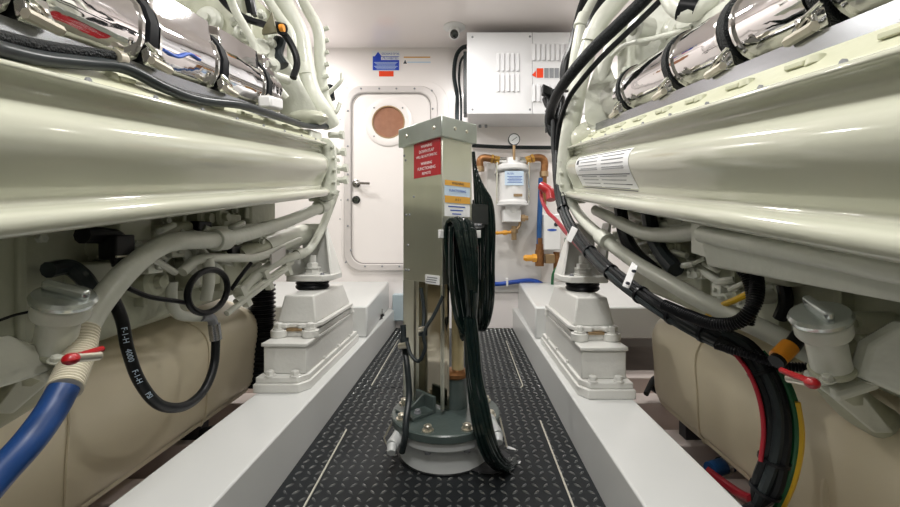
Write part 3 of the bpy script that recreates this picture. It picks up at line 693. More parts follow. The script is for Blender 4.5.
def engine(S, side, ye):
    r=empty('marine_engine',E(S,-.5,1.1,-.35),f'large glossy cream marine engine filling the {side} side of the room','engine')
    # side panel
    R=[]
    for y in [ .18+ (ye-.10-.18)*k/14 for k in range(15)]: R.append([E(S,o,y,h) for o,h in PR])
    for dy,k in ((-.06,.97),(-.035,.86),(-.018,.62),(-.008,.30)):
        R.append([E(S,(-.055+(o+.055)*k) if o>-.055 else o,ye+dy,.042+(h-.042)*(1-(1-k)*.10)) for o,h in PR])
    pan=MB().rings(R,loop=False,caps=False).build('side_panel',M['paint'],r,ang=80)
    # end flange, rounded, with bolts
    out=[(-.10,-.115),(-.01,-.118),(.028,-.09),(.034,-.04),(.036,.04),(.034,.10),(.026,.165),(-.005,.196),(-.10,.200)]
    out=[(p.x,p.y) for p in spline([V(a,c,0) for a,c in out],4)]
    b=MB(); b.prism([E(S,o,ye-.012,h) for o,h in out],(0,.024,.0034)); fl_=b.build('end_flange',M['paint2'],pan,bev=.005)
    b=MB(); b.prism([E(S,o*.8-.01,ye+.012,h*.9) for o,h in out],(0,.035,.005)); b.build('end_cover',M['paint2'],pan,bev=.008)
    for o,h in ((.022,-.075),(.026,-.02),(.028,.04),(.026,.10),(.018,.155),(-.03,.182),(-.04,-.10)):
        a=E(S,o,ye-.013,h); MB().hexbolt(a,(0,-1,0),.008,.012).build('flange_bolt',M['paint2'],pan)
        MB().hexbolt(a+V(0,.06,0),(0,1,0),.007,.02).build('flange_bolt',M['paint2'],pan)
    # ledge with bolt heads
    b=MB()
    b.hexa([E(S,-.09,.18,.160),E(S,-.018,.18,.164),E(S,-.018,ye-.06,.164),E(S,-.09,ye-.06,.160),E(S,-.09,.18,.236),E(S,-.022,.18,.182),E(S,-.022,ye-.06,.182),E(S,-.09,ye-.06,.236)])
    led=b.build('cylinder_ledge',M['ledge'],r,bev=.006)
    for k in range(9):
        y=.5+k*.16; b=MB(); c=E(S,-.056,y,.210); b.cyl(c+V(0,0,-.01),c+V(0,0,.006),.016,.013,seg=14); b.obox(c+V(0,.03,.002),(.014,0,0),(0,.02,.003),(0,0,.005)); b.build('ledge_boss',M['ledge'],led,bev=.002)
        c=E(S,-.0175,y+.07,.178); MB().cyl(c,c+V(-S*.004,0,0),.006,seg=8).build('ledge_hole',M['inkg'],led)
    b=MB(); ebox(b,S,-.100,-.090,.18,ye-.12,.185,.268); b.build('heat_plate',M['strip'],r)
    b=MB(); ebox(b,S,-.26,-.03,ye-.16,ye-.01,.08,.225); b.build('end_shelf',M['paint2'],r,bev=.012)
    b=MB(); ebox(b,S,-.34,-.095,.18,ye-.14,.10,.255); b.build('cylinder_deck',M['block'],r)
    # exhaust shield
    if S<0:
        sec=[(-.150,.455),(-.128,.440),(-.100,.405),(-.088,.370),(-.090,.325),(-.108,.288),(-.15,.268),(-.22,.27),(-.27,.31),(-.28,.40),(-.27,.455)]
        ys=[.70,.97,1.26,1.55]; yend=1.70
    else:
        sec=[(-.190+.088*math.cos(a),.375+.088*math.sin(a)) for a in [2*math.pi*q/28 for q in range(28)]]
        ys=[.72,.965,1.24,1.62]; yend=1.88
    co=sum(a for a,_ in sec)/len(sec); ch=sum(c for _,c in sec)/len(sec)
    def sring(y,k): return [E(S,co+(a-co)*k,y,ch+(c-ch)*k) for a,c in sec]
    edges=[.20]+ys+[yend]
    for a,c in zip(edges[:-1],edges[1:]):
        R=[sring(a+.020,.86),sring(a+.026,1.0),sring(a+.05,1.0)]
        nseg=6
        for q in range(1,nseg): R.append(sring(a+.05+(c-a-.10)*q/nseg,1.0+(.012 if q in(2,4) else 0)))
        R+= [sring(c-.05,1.0),sring(c-.026,1.0),sring(c-.020,.86)]
        MB().rings(R).build('exhaust_shield',M['chrome'],r,ang=32)
    for y in ys:
        MB().rings([sring(y-.014,1.0),sring(y-.013,1.11),sring(y+.013,1.11),sring(y+.014,1.0)]).build('shield_strap',M['braid'] if S>0 else M['strapm'],r,ang=30)
        b=MB()
        for s_ in (-1,1):
            b.rings([sring(y+s_*.028-.004,1.0),sring(y+s_*.028-.004,1.06),sring(y+s_*.028+.004,1.06),sring(y+s_*.028+.004,1.0)])
        cl=b.build('clamp_band',M['clamp'],r,ang=30)
        c=E(S,-.085 if S<0 else -.100,y,.292)
        b=MB(); b.obox(c,(.012,0,.007),(0,.022,.003),(-.005,0,.020)); b.build('clamp_latch',M['clamp'],cl,bev=.006,seg=3)
        MB().tube([c+V(-S*.010,-.032,.02),c+V(-S*.020,0,.0),c+V(-S*.010,.035,-.02)],.005,8).build('clamp_bolt',M['clamp'],cl)
        MB().cyl(c+V(-S*.02,-.03,-.02),c+V(-S*.02,.03,-.02),.010,seg=6).build('clamp_bolt',M['zinc'],cl)
    if S<0:
        for a,c in zip(edges[:-1],edges[1:]):
            b=MB(); b.hexa([E(S,-.135,a+.024,.418),E(S,-.108,a+.024,.412),E(S,-.108,c-.024,.412),E(S,-.135,c-.024,.418),E(S,-.180,a+.024,.500),E(S,-.120,a+.024,.486),E(S,-.120,c-.024,.486),E(S,-.180,c-.024,.500)])
            b.build('shield_strip',M['chrome'],r,bev=.004)
    # head covers
    secH=[(-.30,.30),(-.285,.50),(-.31,.585),(-.38,.62),(-.90,.62),(-.96,.58),(-.98,.30)]
    R=[[E(S,a,y,c) for a,c in secH] for y in (.18,ye-.34)]
    MB().rings(R).build('head_cover',M['paint2'],r,bev=.015,ang=50)
    # crankcase
    b=MB(); b.hexa([E(S,-.30,.18,-.36),E(S,-1.02,.18,-.36),E(S,-1.02,ye-.05,-.52),E(S,-.30,ye-.05,-.52),E(S,-.30,.18,.31),E(S,-1.02,.18,.31),E(S,-1.02,ye-.05,.31),E(S,-.30,ye-.05,.31)]); b.build('crankcase',M['block'],r,bev=.02)
    b=MB(); ebox(b,S,-.32,-.10,.18,ye-.05,-.07,.13); b.build('charge_air_body',M['block'],r)
    for k in range(10):
        y=.35+k*.165; b=MB(); ebox(b,S,-.31,-.27,y,y+.018,-.38,-.08); b.build('crankcase_rib',M['block'],r,bev=.004)
    # front gear case
    gc=MB(); ebox(gc,S,-.98,-.24,ye-.30,ye-.04,-.36,.80); g=gc.build('gear_case',M['block' if S<0 else 'paint2'],r,bev=.03,seg=3)
    for o,h,rr in ((-.40,.66,.055),(-.60,.45,.08),(-.36,.42,.03)):
        c=E(S,o,ye-.30,h); MB().lathe(c,(0,-1,0),[(rr,-.02),(rr,.02),(rr*.8,.03),(rr*.35,.03),(rr*.3,.045),(0,.046)],24).build('boss',M['paint2'],g)
    for q,(y,h,rr) in enumerate(((ye-.12,.66,.05),(ye-.18,.50,.035),(ye-.10,.34,.04))):
        c=E(S,-.24,y,h); MB().lathe(c,(-S,0,0),[(rr,-.02),(rr,.015),(rr*.85,.02),(rr*.4,.02),(rr*.35,.035),(0,.036)],24).build('boss',M['paint2'],g)
    return r
EL=engine(-1,'left',1.99); ER=engine(1,'right',2.06)
def pp(parent,name,pts,r,m='paint2',seg=14,n=7,corr=None):
    b=MB()
    if corr: b.corr(pts,r,corr[0],corr[1],seg)
    else: b.tube(pts,r,seg,n)
    return b.build(name,M[m],parent)
def collar(parent,a,c,r,m='paint2'):
    return MB().cyl(a,c,r,seg=18).build('pipe_collar',M[m],parent,bev=.002)
# ---- left engine, top front pipes
p=pp(EL,'coolant_pipe',[Q(268,-28,1.95),Q(285,5,1.97),Q(300,35,2.0),Q(305,65,2.0),Q(312,92,2.0),Q(325,113,2.02),Q(332,126,2.06)],.044)
collar(EL,Q(304,66,2.0),Q(306,77,2.0),.052)
pp(EL,'coolant_pipe',[Q(290,-28,2.1),Q(305,5,2.1),Q(318,30,2.1),Q(320,60,2.12),Q(323,92,2.15),Q(331,112,2.18)],.030)
pp(EL,'vent_pipe',[Q(255,-20,1.85),Q(278,15,1.88),Q(291,35,1.9),Q(292,62,1.9),Q(297,85,1.92),Q(304,112,1.92),Q(316,122,1.95)],.022)
for k in range(6):
    c=Q(322,30+k*12,2.12); MB().cyl(c,c+V(.035,0,.012),.012,seg=8).build('pipe_stub',M['paint2'],EL)
# casting lumps in front of the gear case
b=MB(); b.rings([[Q(283,60,1.82)+V(.02*math.cos(a),0,.02*math.sin(a)) for a in [q*.785 for q in range(8)]],[Q(290,85,1.84)+V(.06*math.cos(a),0,.05*math.sin(a)) for a in [q*.785 for q in range(8)]],[Q(296,110,1.85)+V(.09*math.cos(a),.03,.06*math.sin(a)) for a in [q*.785 for q in range(8)]]])
b.build('outlet_casting',M['paint2'],EL,ang=80)
b=MB().sphere(Q(308,118,1.90),.07,16,(1.4,.8,.55)); b.build('thermostat_dome',M['paint'],EL)
b=MB().obox(Q(271,103,1.50),(.025,0,0),(0,.05,.01),(-.0,0,.022)); b.build('white_connector',M['plastic'],EL,bev=.008)
for px,py,rr in ((262,52,.05),(243,34,.035),(272,66,.03)):
    c=Q(px,py,1.66); MB().lathe(c,(.6,-.8,0),[(rr,-.05),(rr,.015),(rr*.8,.02),(rr*.5,.02),(rr*.45,.04),(0,.041)],20).build('boss',M['paint2'],EL)
for px,py in ((250,20),(262,16),(272,44),(235,24),(256,70),(268,82)):
    c=Q(px,py,1.66); MB().hexbolt(c,(.3,-1,0),.014,.03).build('case_bolt',M['paint2'],EL)
pp(EL,'vent_pipe',[Q(226,-14,1.5),Q(236,12,1.55),Q(252,40,1.6),Q(266,72,1.64),Q(286,98,1.7)],.016)
pp(EL,'vent_pipe',[Q(240,62,1.6),Q(258,60,1.62),Q(272,74,1.66),Q(288,80,1.75)],.020)
# stubs standing off the forward end toward the bulkhead
for px,py in ((337,135),(339,152),(341,168),(341,180)):
    a=Q(px-8,py,2.12); c=Q(px+3,py,2.16); MB().cyl(a,c,.016,seg=10).cyl(c,c+V(.02,.0,0),.024,seg=6).build('union_fitting',M['paint2'],EL)
pp(EL,'bleed_pipe',[Q(327,95,2.25),Q(340,82,2.25),Q(342,74,2.26)],.012)
pp(EL,'bleed_pipe',[Q(326,118,2.25),Q(336,112,2.25),Q(340,103,2.26)],.012)
tag(MB().corr([Q(328,86,2.3),Q(330,100,2.3)],.028,.003,.012).build('ribbed_sleeve',M['rubberg']),'short dark ribbed sleeve beside the forward end of the left engine','hose')
pp(EL,'oil_line',[Q(336,190,2.14),Q(331,205,2.13),Q(322,228,2.08),Q(312,246,2.0),Q(304,253,1.93),Q(288,258,1.82),Q(270,266,1.72),Q(252,280,1.62),Q(238,296,1.54)],.020,n=5)
pp(EL,'oil_line',[Q(334,150,2.2),Q(334,175,2.16),Q(328,198,2.12),Q(318,210,2.05)],.014)
collar(EL,Q(296,255,1.88),Q(303,253,1.92),.026)
# ---- lower machinery, left
pp(EL,'coolant_return_pipe',[QX(78,338,-.80),QX(100,303,-.81),QX(128,270,-.81),QX(155,249,-.81),QX(180,241,-.80),QX(230,238,-.79),QX(285,222,-.76),Q(326,205,2.05)],.026,n=8,seg=18)
collar(EL,QX(214,240,-.795),QX(226,239,-.79),.036); collar(EL,Q(318,208,1.98),Q(325,205,2.04),.036)
pp(EL,'filter_housing',[QX(262,249,-.88),QX(306,233,-.84)],.052,'paint2',18)
pp(EL,'filter_housing',[QX(236,258,-.90),QX(262,249,-.88)],.046,'block',18)
pp(EL,'oil_line',[QX(182,272,-.86),QX(200,259,-.85),QX(232,258,-.84),QX(262,256,-.83),QX(300,240,-.80)],.016)
pp(EL,'oil_line',[QX(208,258,-.84),QX(209,280,-.84),QX(206,300,-.85)],.018)
pp(EL,'oil_line',[QX(172,282,-.9),QX(172,302,-.9),QX(180,315,-.89),QX(204,317,-.88)],.016)
pp(EL,'oil_line',[QX(158,262,-.92),QX(180,248,-.90),QX(190,262,-.9),QX(196,285,-.9)],.014)
pp(EL,'oil_line',[QX(128,235,-.92),QX(150,244,-.92),QX(200,232,-.9),QX(260,226,-.88)],.014)
pp(EL,'oil_line',[QX(186,222,-.92),QX(196,255,-.92),QX(230,282,-.9)],.012)
# deep housings
rnd=random.Random(3)
for S,EN,ye in ((-1,EL,1.95),(1,ER,1.95)):
    for k in range(16):
        y=.75+rnd.random()*1.1; h=-.13-rnd.random()*.22; o=-.28+rnd.random()*.04; rr=.02+rnd.random()*.03
        c=E(S,o,y,h)
        if k%3==0: b=MB().obox(c,(.03,0,0),(0,rr*1.6,0),(0,0,rr)); b.build('cover_plate',M['block'],EN,bev=.006)
        else: MB().lathe(c,(-S,0,0),[(rr,-.05),(rr,.02),(rr*.8,.028),(rr*.45,.028),(rr*.4,.045),(0,.046)],18).build('casting_boss',M['block'],EN)
    for k in range(12):
        y=.8+k*.095; c=E(S,-.285,y,-.115-.02*(k%2)); MB().hexbolt(c,(-S,0,0),.011,.016).build('crankcase_bolt',M['paint2'],EN)
rnd=random.Random(11)
for k in range(15):   # small lines and brackets crowded under the left side panel
    px=135+k*11.5; py=228+rnd.random()*34; X=-.86-.05*rnd.random(); ln=14+rnd.random()*18; sl=rnd.choice((-.9,-.4,.5,1.2,2.0))
    pp(EL,'fuel_line',[QX(px,py,X),QX(px+ln*.4,py+ln*.15*sl,X+.015),QX(px+ln,py+ln*.45*sl,X)],.006+.006*rnd.random(),'paint2',8,5)
    c=QX(px+4,py+10,X-.01)
    if k%2: b=MB().obox(c,(.016,0,0),(0,.018+.012*rnd.random(),0),(0,0,.018)); b.cyl(c+V(.016,0,0),c+V(.026,0,0),.008,seg=6); b.build('line_bracket',M['paint2'],EL,bev=.003)
    else: MB().cyl(c+V(-.03,0,0),c+V(.03,0,-.006),.018,seg=14).cyl(c+V(.03,0,-.006),c+V(.042,0,-.008),.012,seg=6).build('banjo_fitting',M['paint2'],EL)
for k in range(13):
    px=600+k*13; py=222+k*5.2+rnd.random()*16; X=.74+.05*rnd.random(); ln=12+rnd.random()*16; sl=rnd.choice((-.9,-.3,.5,1.0))
    pp(ER,'fuel_line',[QX(px,py,X),QX(px+ln*.4,py+ln*.2*sl,X-.015),QX(px+ln,py+ln*.5*sl,X)],.006+.005*rnd.random(),'paint2',8,5)
    c=QX(px+4,py+8,X+.01)
    if k%2: b=MB().obox(c,(.016,0,0),(0,.022,0),(0,0,.02)); b.cyl(c+V(-.016,0,0),c+V(-.026,0,0),.008,seg=6); b.build('line_bracket',M['paint2'],ER,bev=.003)
    else: MB().cyl(c+V(.03,0,0),c+V(-.03,0,-.006),.018,seg=14).cyl(c+V(-.03,0,-.006),c+V(-.042,0,-.008),.012,seg=6).build('banjo_fitting',M['paint2'],ER)
for px,py in ((200,226),(232,250),(255,238),(150,262)):
    MB().obox(QX(px,py,-.90),(.02,0,0),(0,.035,0),(0,0,.016)).build('cable_plug',M['conv'],EL,bev=.004)
# diagonal ribbed rail (left) above the bilge
b=MB(); a=QX(236,302,-.86); c=QX(292,262,-.80); d=(c-a)
b.tube([a,c],.013,10,smooth=False); b.tube([a+V(.0,-.06,-.032),c+V(.0,-.06,-.028)],.011,10,smooth=False); b.tube([a+V(-.03,.05,.032),c+V(-.03,.03,.03)],.010,10,smooth=False)
for k in range(3): q=a+d*(k*.38+.12); b.obox(q+V(0,0,.0),(.012,0,0),d.normalized()*.012,(0,-.03,.042))
b.build('cooler_rail',M['paint2'],EL)
b=MB().obox(QX(278,255,-.80),(.004,0,0),d.normalized()*.05,(0,0,.022)); b.build('data_plate',M['greyp'],EL)
b=MB().obox(QX(226,270,-.93),(.05,0,0),(0,.10,.012),(0,0,.06)); b.build('injection_pump',M['block'],EL,bev=.012)
b=MB().obox(QX(160,240,-.95),(.05,0,0),(0,.10,.012),(0,0,.05)); b.build('pump_cover',M['block'],EL,bev=.012)
b=MB().obox(QX(20,270,-.98),(.03,0,0),(0,.20,.012),(0,0,.16)); b.build('access_cover',M['block'],EL,bev=.012)
for px,py in ((255,300),(287,290)): pass
# ---- hoses on the left engine's ledge
hose('braided_hose',[Q(-12,34,.57),Q(0,37,.59),Q(40,46,.66),Q(80,52,.74),Q(112,56,.80)],.011,'braid','braided black hose lying above the long cream panel, far left','hose',seg=14)
tag(MB().cyl(Q(114,56,.80),Q(122,58.5,.83),.014,seg=14).build('hose_end',M['zinc'],None),'pale crimped end of the braided black hose on the left engine','fitting')
hose('rubber_hose',[Q(-12,45,.56),Q(0,49,.58),Q(40,58,.65),Q(85,63,.74),Q(125,68,.83),Q(165,88,.93),Q(200,100,1.05),Q(245,106,1.25),Q(285,119,1.55),Q(308,126,1.80),Q(330,126,2.06),Q(336,122,2.15)],.0125,'rubberg','long smooth dark hose lying along the ledge of the left engine','hose',seg=14)
hose('wire_loom',[Q(120,60,.82),Q(150,78,.92),Q(185,93,1.02),Q(230,103,1.20),Q(262,112,1.40),Q(296,124,1.7),Q(325,128,2.04)],.008,'conv','thin black loom beside the smooth hose on the left engine ledge','cable')
for px,py,Y in ((130,68,.85),(250,106,1.29),(331,126,2.08)):
    MB()
hose('black_hose',[Q(212,-14,1.60),Q(228,6,1.62),Q(245,18,1.62),Q(268,26,1.65),Q(284,34,1.68),Q(294,50,1.70),Q(297,64,1.70),Q(293,78,1.68)],.014,'conv','black hose arching over the top of the left engine','hose')
r=empty('wire_plug',Q(283,30,1.64),'orange and black plug clipped to the arching hose, left engine top','plug')
MB().cyl(Q(276,27,1.65),Q(284,29,1.64),.022,seg=12).build('plug_body',M['conv'],r); MB().cyl(Q(280,28,1.62),Q(284,28,1.62),.014,seg=12).build('orange_cap',M['orange'],r)
hose('black_hose',[Q(247,-14,1.66),Q(250,2,1.66),Q(253,16,1.67)],.020,'conv','short thick black hose dropping from above the left engine','hose')
hose('black_hose',[Q(280,40,1.72),Q(277,55,1.70),Q(283,66,1.70)],.026,'rubberg','thick black stub of hose under the orange plug, left engine','hose')
b=MB().prism([Q(262,30,1.60),Q(272,12,1.60),Q(276,32,1.60),Q(262,34,1.60)],(0,.012,0)); b.build('lifting_bracket',mat('olive_bracket',(.13,.12,.07),.45,noise=.1),EL)
hose('sensor_wire',[Q(115,7,.92),Q(128,22,.95),Q(120,36,.93),Q(130,52,.92)],.006,'orange','thin orange wire near the first strap of the left engine','cable') if 0 else None
hose('sensor_wire',[QX(164,50,-.76),QX(178,57,-.755),QX(190,54,-.755),QX(200,60,-.755)],.004,'inkb','thin blue wire crossing the polished shield of the left engine','cable')
# black parts beneath left panel
hose('black_hose',[QX(82,235,-.86),QX(104,236,-.86),QX(118,240,-.86),QX(121,262,-.86)],.020,'conv','black elbow hose hanging under the long left cream panel','hose')
r=empty('black_connector',QX(121,262,-.84),'square black connector with pale band under the left cream panel','connector')
MB().obox(QX(117,247,-.84),(.022,0,0),(0,.028,.0),(0,0,.030)).build('shell',M['conv'],r,bev=.004)
MB().obox(QX(118,256,-.84),(.024,0,0),(0,.030,.0),(0,0,.002)).build('band',M['zinc'],r)
MB().cyl(QX(119,256,-.84),QX(118,267,-.84),.020,.012,seg=12).build('tail',M['conv'],r)
hose('black_hose',[QX(48,270,-.90),QX(68,267,-.90),QX(82,276,-.88),QX(92,290,-.88)],.018,'rubberg','dark blue-black hose curving behind the left filler cap','hose')
hose('black_cable',[QX(128,288,-.84),QX(150,297,-.84),QX(176,301,-.83),QX(187,303,-.83)],.0065,'conv','thin black cable reaching the black ring from the left','cable')
c=QX(209,291,-.82); b=MB(); b.tube([c+V(.0,.100*math.cos(a),.068*math.sin(a)) for a in [2*math.pi*q/16 for q in range(16)]],.010,10,4,closed=True)
tag(b.build('cable_loop',M['conv']),'round black cable loop tied under the left engine','cable')
hose('black_cable',[QX(231,290,-.82),QX(240,277,-.80),QX(251,263,-.79)],.007,'conv','thin black cable slanting up right from the black ring','cable')
hp=[QX(112,296,-.86),QX(122,320,-.84),QX(128,350,-.83),QX(140,382,-.82),QX(160,405,-.82),QX(185,406,-.82),QX(204,390,-.83),QX(214,365,-.84),QX(216,336,-.85)]
r=empty('hydraulic_hose',hp[3],'black U-shaped hydraulic hose with white lettering in front of the cream tank','hose')
MB().tube(hp,.0135,14,8).build('hose',M['rubber'],r)
MB().cyl(QX(216,340,-.85),QX(214,324,-.855),.019,seg=14).build('end_fitting',M['strip'],r)
MB().tube([QX(214,326,-.855),QX(211,318,-.86),QX(202,317,-.87)],.015,10).build('elbow_fitting',M['inkg'],r)
sp=spline(hp,8)
for i,t in ((12,'F-1-H'),(17,'4000'),(22,'F-1-H'),(27,'PSI')):
    p0=sp[i]; d=(sp[i+1]-sp[i-1]).normalized(); n_=V(-p0.x,-p0.y,CH-p0.z).normalized(); u=n_.cross(d).normalized()*1; nn=d.cross(u)*1
    if nn.dot(n_)<0: u=-u; nn=-nn
    text('hose_marking',t,.017,p0+nn*.0135,d,u,M['signlt'],r)
tag(MB().corr([Q(262,285,2.0),Q(262,320,2.0),Q(259,350,1.97),Q(253,385,1.95)],.058,.005,.022,20).build('corrugated_hose',M['rubber'],None),'thick black corrugated hose standing behind the left cream tank end','hose')

# ================================================================ FILLERS
def filler(S):
    if S<0: cc_=Q(65,295,.746); ax=V(.35,-.17,.92).normalized(); side='left'
    else: cc_=Q(819,313,.735); ax=V(-.35,-.17,.92).normalized(); side='right'
    r=empty('oil_filler',cc_-ax*.12,f'aluminium capped white filler neck standing beside the {side} engine','filler')
    u,w=basis(ax)
    cap=MB().lathe(cc_-ax*.014,ax,[(.041,-.004),(.046,.0),(.048,.008),(.044,.015),(.034,.017),(.0,.018)],40).build('filler_cap',M['cap'],r)
    hd=V(1,.12,0) if S<0 else V(-.30,-.9,0); hd=(hd-ax*hd.dot(ax)).normalized(); hw=ax.cross(hd)
    MB().obox(cc_+ax*.011,hd*.038,hw*.008,ax*.010).build('cap_grip',M['cap'],cap,bev=.006,seg=3)
    MB().lathe(cc_-ax*.12,ax,[(.032,0),(.031,.02),(.031,.068),(.040,.074),(.043,.080),(.043,.100),(.040,.104)],32).build('neck',M['paint2'],r)
    MB().lathe(cc_-ax*.125,ax,[(.034,0),(.036,.003),(.036,.009),(.033,.012)],32).build('neck_ring',M['block'],r)
    base=cc_-ax*.122
    b=MB(); b.obox(base-ax*.02+V(S*.01,0,0),V(.042,0,0)-ax*V(.042,0,0).dot(ax),V(0,.038,.01),ax*.009)
    b.build('mount_plate',M['paint2'],r,bev=.006)
    b=MB().tube([base-ax*.02,base-ax*.09+V(S*.05,.02,0),base+V(S*.22,.08,-.16)],.034,16,6); b.build('filler_pipe',M['block'],r)
    for s_ in (-1,1):
        q=base-ax*.008+V(s_*.04,-.034,0); MB().hexbolt(q,ax,.009,.010).build('plate_bolt',M['paint2'],r)
    b=MB().prism([base+V(-.035,-.02,-.03),base+V(.035,-.02,-.03),base+V(.02+S*.10,.0,-.12),base+V(-.02+S*.10,.0,-.12)],(0,.012,.006)); b.build('stay_plate',M['paint2'],r,bev=.004)
    return r
filler(-1); filler(1)
def lever(a,c,label,S):
    r=empty('valve_lever',a,label,'lever')
    MB().tube([a,a.lerp(c,.3),c],[.0085,.0055],8,4).build('lever_arm',M['red'],r)
    MB().sphere(a,.0125,12,(1,1,.8)).build('lever_hub',M['red'],r)
    MB().cyl(a+V(0,.006,0),a+V(0,.05,-.01),.008).build('spindle',M['zinc'],r)
lever(Q(71,359,.66),Q(102,349,.72),'red valve lever beside the ribbed hose under the left filler',-1)
lever(Q(812,383,.70),Q(781,370,.76),'red valve lever below the right filler neck',1)
r=empty('suction_hose',Q(40,430,.66),'blue hose with ribbed cream sleeve at the lower left corner','hose')
MB().tube([Q(64,388,.70),Q(50,413,.67),Q(28,443,.63),Q(-6,480,.59),Q(-40,520,.55)],.0225,18,8).build('blue_hose',M['blue'],r)
MB().corr([Q(84,330,.81),Q(78,356,.77),Q(64,390,.70)],.0245,.0018,.007,18).build('ribbed_sleeve',M['rib'],r)
hose('thin_wire',[Q(-5,322,.70),Q(15,315,.72),Q(33,311,.74)],.0025,'conv','thin dark wire beside the left filler neck','cable')

# ================================================================ RIGHT ENGINE DETAILS
lp=[Q(600,142,1.9)]
# sticker on the panel: follows the panel curve
def sticker():
    Ya,Yb=X0[1]*F/(632-VX)*.985,X0[1]*F/(578-VX)*.985
    rows=[p for p in PR if -.022<=p[1]<=.110]
    R=[[E(1,o+.0012,y,h) for o,h in rows] for y in (Ya,Yb)]
    vs=R[0]+R[1]; n=len(rows)
    b=MB().add(vs,[(i,i+1,n+i+1,n+i) for i in range(n-1)]); st=b.build('instruction_label',M['signwhite'],ER)
    def strip(y0,y1,h0,h1,m,nm,off=.0022):
        rr=[p for p in PR if h0<=p[1]<=h1]
        if len(rr)<2:
            k=min(range(len(PR)),key=lambda i:abs(PR[i][1]-h0) + (0 if -.036<PR[i][1]<.12 and PR[i][0]<.02 else 9)); a=PR[k]; rr=[(a[0],a[1]-.0015),(a[0],a[1]+.0015)]
        v=[E(1,o+off,y0,h) for o,h in rr]+[E(1,o+off,y1,h) for o,h in rr]; k=len(rr)
        MB().add(v,[(i,i+1,k+i+1,k+i) for i in range(k-1)]).build(nm,M[m],st)
    W=Yb-Ya
    for hh in (-.028,.030,.105): strip(Ya+.01,Yb-.01,hh,hh,'ink','label_rule')
    for q,hh in enumerate((.092,.080,.068,.056,.044)):
        strip(Ya+.04,Ya+W*.42,hh,hh,'inkg','label_text'); strip(Ya+W*.50,Yb-.05-.03*(q%2),hh,hh,'inkg','label_text')
    for q,hh in enumerate((.018,.006,-.006,-.018)):
        strip(Ya+.04+.02*(q%2),Ya+W*.5,hh,hh,'inkg','label_text'); strip(Ya+W*.56,Yb-.06,hh,hh,'inkg','label_text')
    strip(Yb-.05,Yb-.02,.07,.095,'ink','label_mark'); strip(Ya+.03,Ya+.08,-.006,.006,'ink','label_mark')
sticker()
p=pp(ER,'coolant_pipe',[Q(640,-25,1.95),Q(618,0,1.95),Q(600,22,1.97),Q(588,50,2.0),Q(579,85,2.0),Q(572,120,2.0),Q(567,150,2.05),Q(564,185,2.1)],.044)
collar(ER,Q(595,32,1.98),Q(591,43,1.99),.052)
pp(ER,'coolant_pipe',[Q(612,-25,2.15),Q(596,0,2.15),Q(584,22,2.15),Q(578,50,2.15),Q(572,90,2.2)],.036)
collar(ER,Q(586,16,2.15),Q(581,28,2.15),.044)
pp(ER,'vent_pipe',[Q(660,-20,1.85),Q(640,5,1.85),Q(622,25,1.85),Q(606,60,1.86),Q(598,95,1.88),Q(594,130,1.9)],.030)
pp(ER,'vent_pipe',[Q(692,28,1.45),Q(655,38,1.55),Q(625,45,1.72),Q(610,58,1.85)],.010)
b=MB(); b.rings([[Q(603,75,1.86)+V(.05*math.cos(a),0,.05*math.sin(a)) for a in [q*.785 for q in range(8)]],[Q(604,95,1.84)+V(.085*math.cos(a),0,.05*math.sin(a)) for a in [q*.785 for q in range(8)]],[Q(606,117,1.84)+V(.09*math.cos(a),.03,.04*math.sin(a)) for a in [q*.785 for q in range(8)]]])
b.build('outlet_casting',M['paint2'],ER,ang=80)
b=MB().sphere(Q(600,138,1.96),.125,24,(1.15,.8,.75)); b.build('thermostat_dome',M['paint'],ER)
for px,py in ((565,140),(562,158),(561,176),(563,190)):
    a=Q(px,py,2.12); MB().cyl(a+V(.05,0,0),a,.018,seg=10).cyl(a,a+V(-.02,0,0),.026,seg=6).build('union_fitting',M['paint2'],ER)
MB().tube([Q(668,-8,1.50),Q(676,6,1.46),Q(690,12,1.42),Q(706,4,1.40),Q(715,-14,1.40)],.035,14).build('turbo_pipe',M['paint2'],ER)
MB().cyl(Q(680,8,1.44),Q(697,10,1.41),.040,seg=20).build('black_sleeve',M['rubber'],ER)
c=Q(636,30,1.70); MB().lathe(c,(-1,-.3,0),[(.055,-.06),(.055,.01),(.045,.014),(.024,.014),(.022,.03),(0,.031)],28).build('round_cover',M['paint2'],ER)
hose('black_hose',[Q(658,-16,1.52),Q(642,2,1.58),Q(617,26,1.66),Q(592,50,1.74),Q(572,73,1.84),Q(558,93,2.0),Q(551,112,2.25),Q(551,124,2.33)],.026,'braid','thick ribbed black hose sweeping down across the forward end of right engine','hose',seg=14)
hose('black_hose',[Q(676,-16,1.48),Q(656,5,1.54),Q(629,31,1.62),Q(603,56,1.70),Q(582,80,1.80),Q(568,100,1.9),Q(560,124,2.04),Q(557,150,2.1)],.012,'rubber','thin black hose under the thick ribbed one, right engine','hose')
hose('black_hose',[Q(592,-18,2.3),Q(583,4,2.3),Q(577,26,2.3),Q(572,48,2.3),Q(566,62,2.32),Q(564,76,2.32),Q(568,90,2.3)],.026,'rubber','black hose coming down from the ceiling before the white cabinet','hose')
hose('black_hose',[Q(612,-18,2.05),Q(603,-2,2.05),Q(592,20,2.06),Q(588,34,2.08)],.020,'rubber','short black hose between the white pipes, right engine top','hose')
b=MB()
for i,(px,py) in enumerate(((547,92),(551,98),(555,94),(549,104),(556,106),(552,112),(559,100),(555,120),(551,126))):
    b.obox(Q(px,py,2.38+.02*(i%2)),V(.030,.004,.012*(i%3-1)),V(0,.03,0),V(-.01*(i%2),0,.026))
b.tube([Q(546,88,2.4),Q(549,104,2.36),Q(547,120,2.34),Q(550,132,2.32),Q(556,138,2.3)],.016,10)
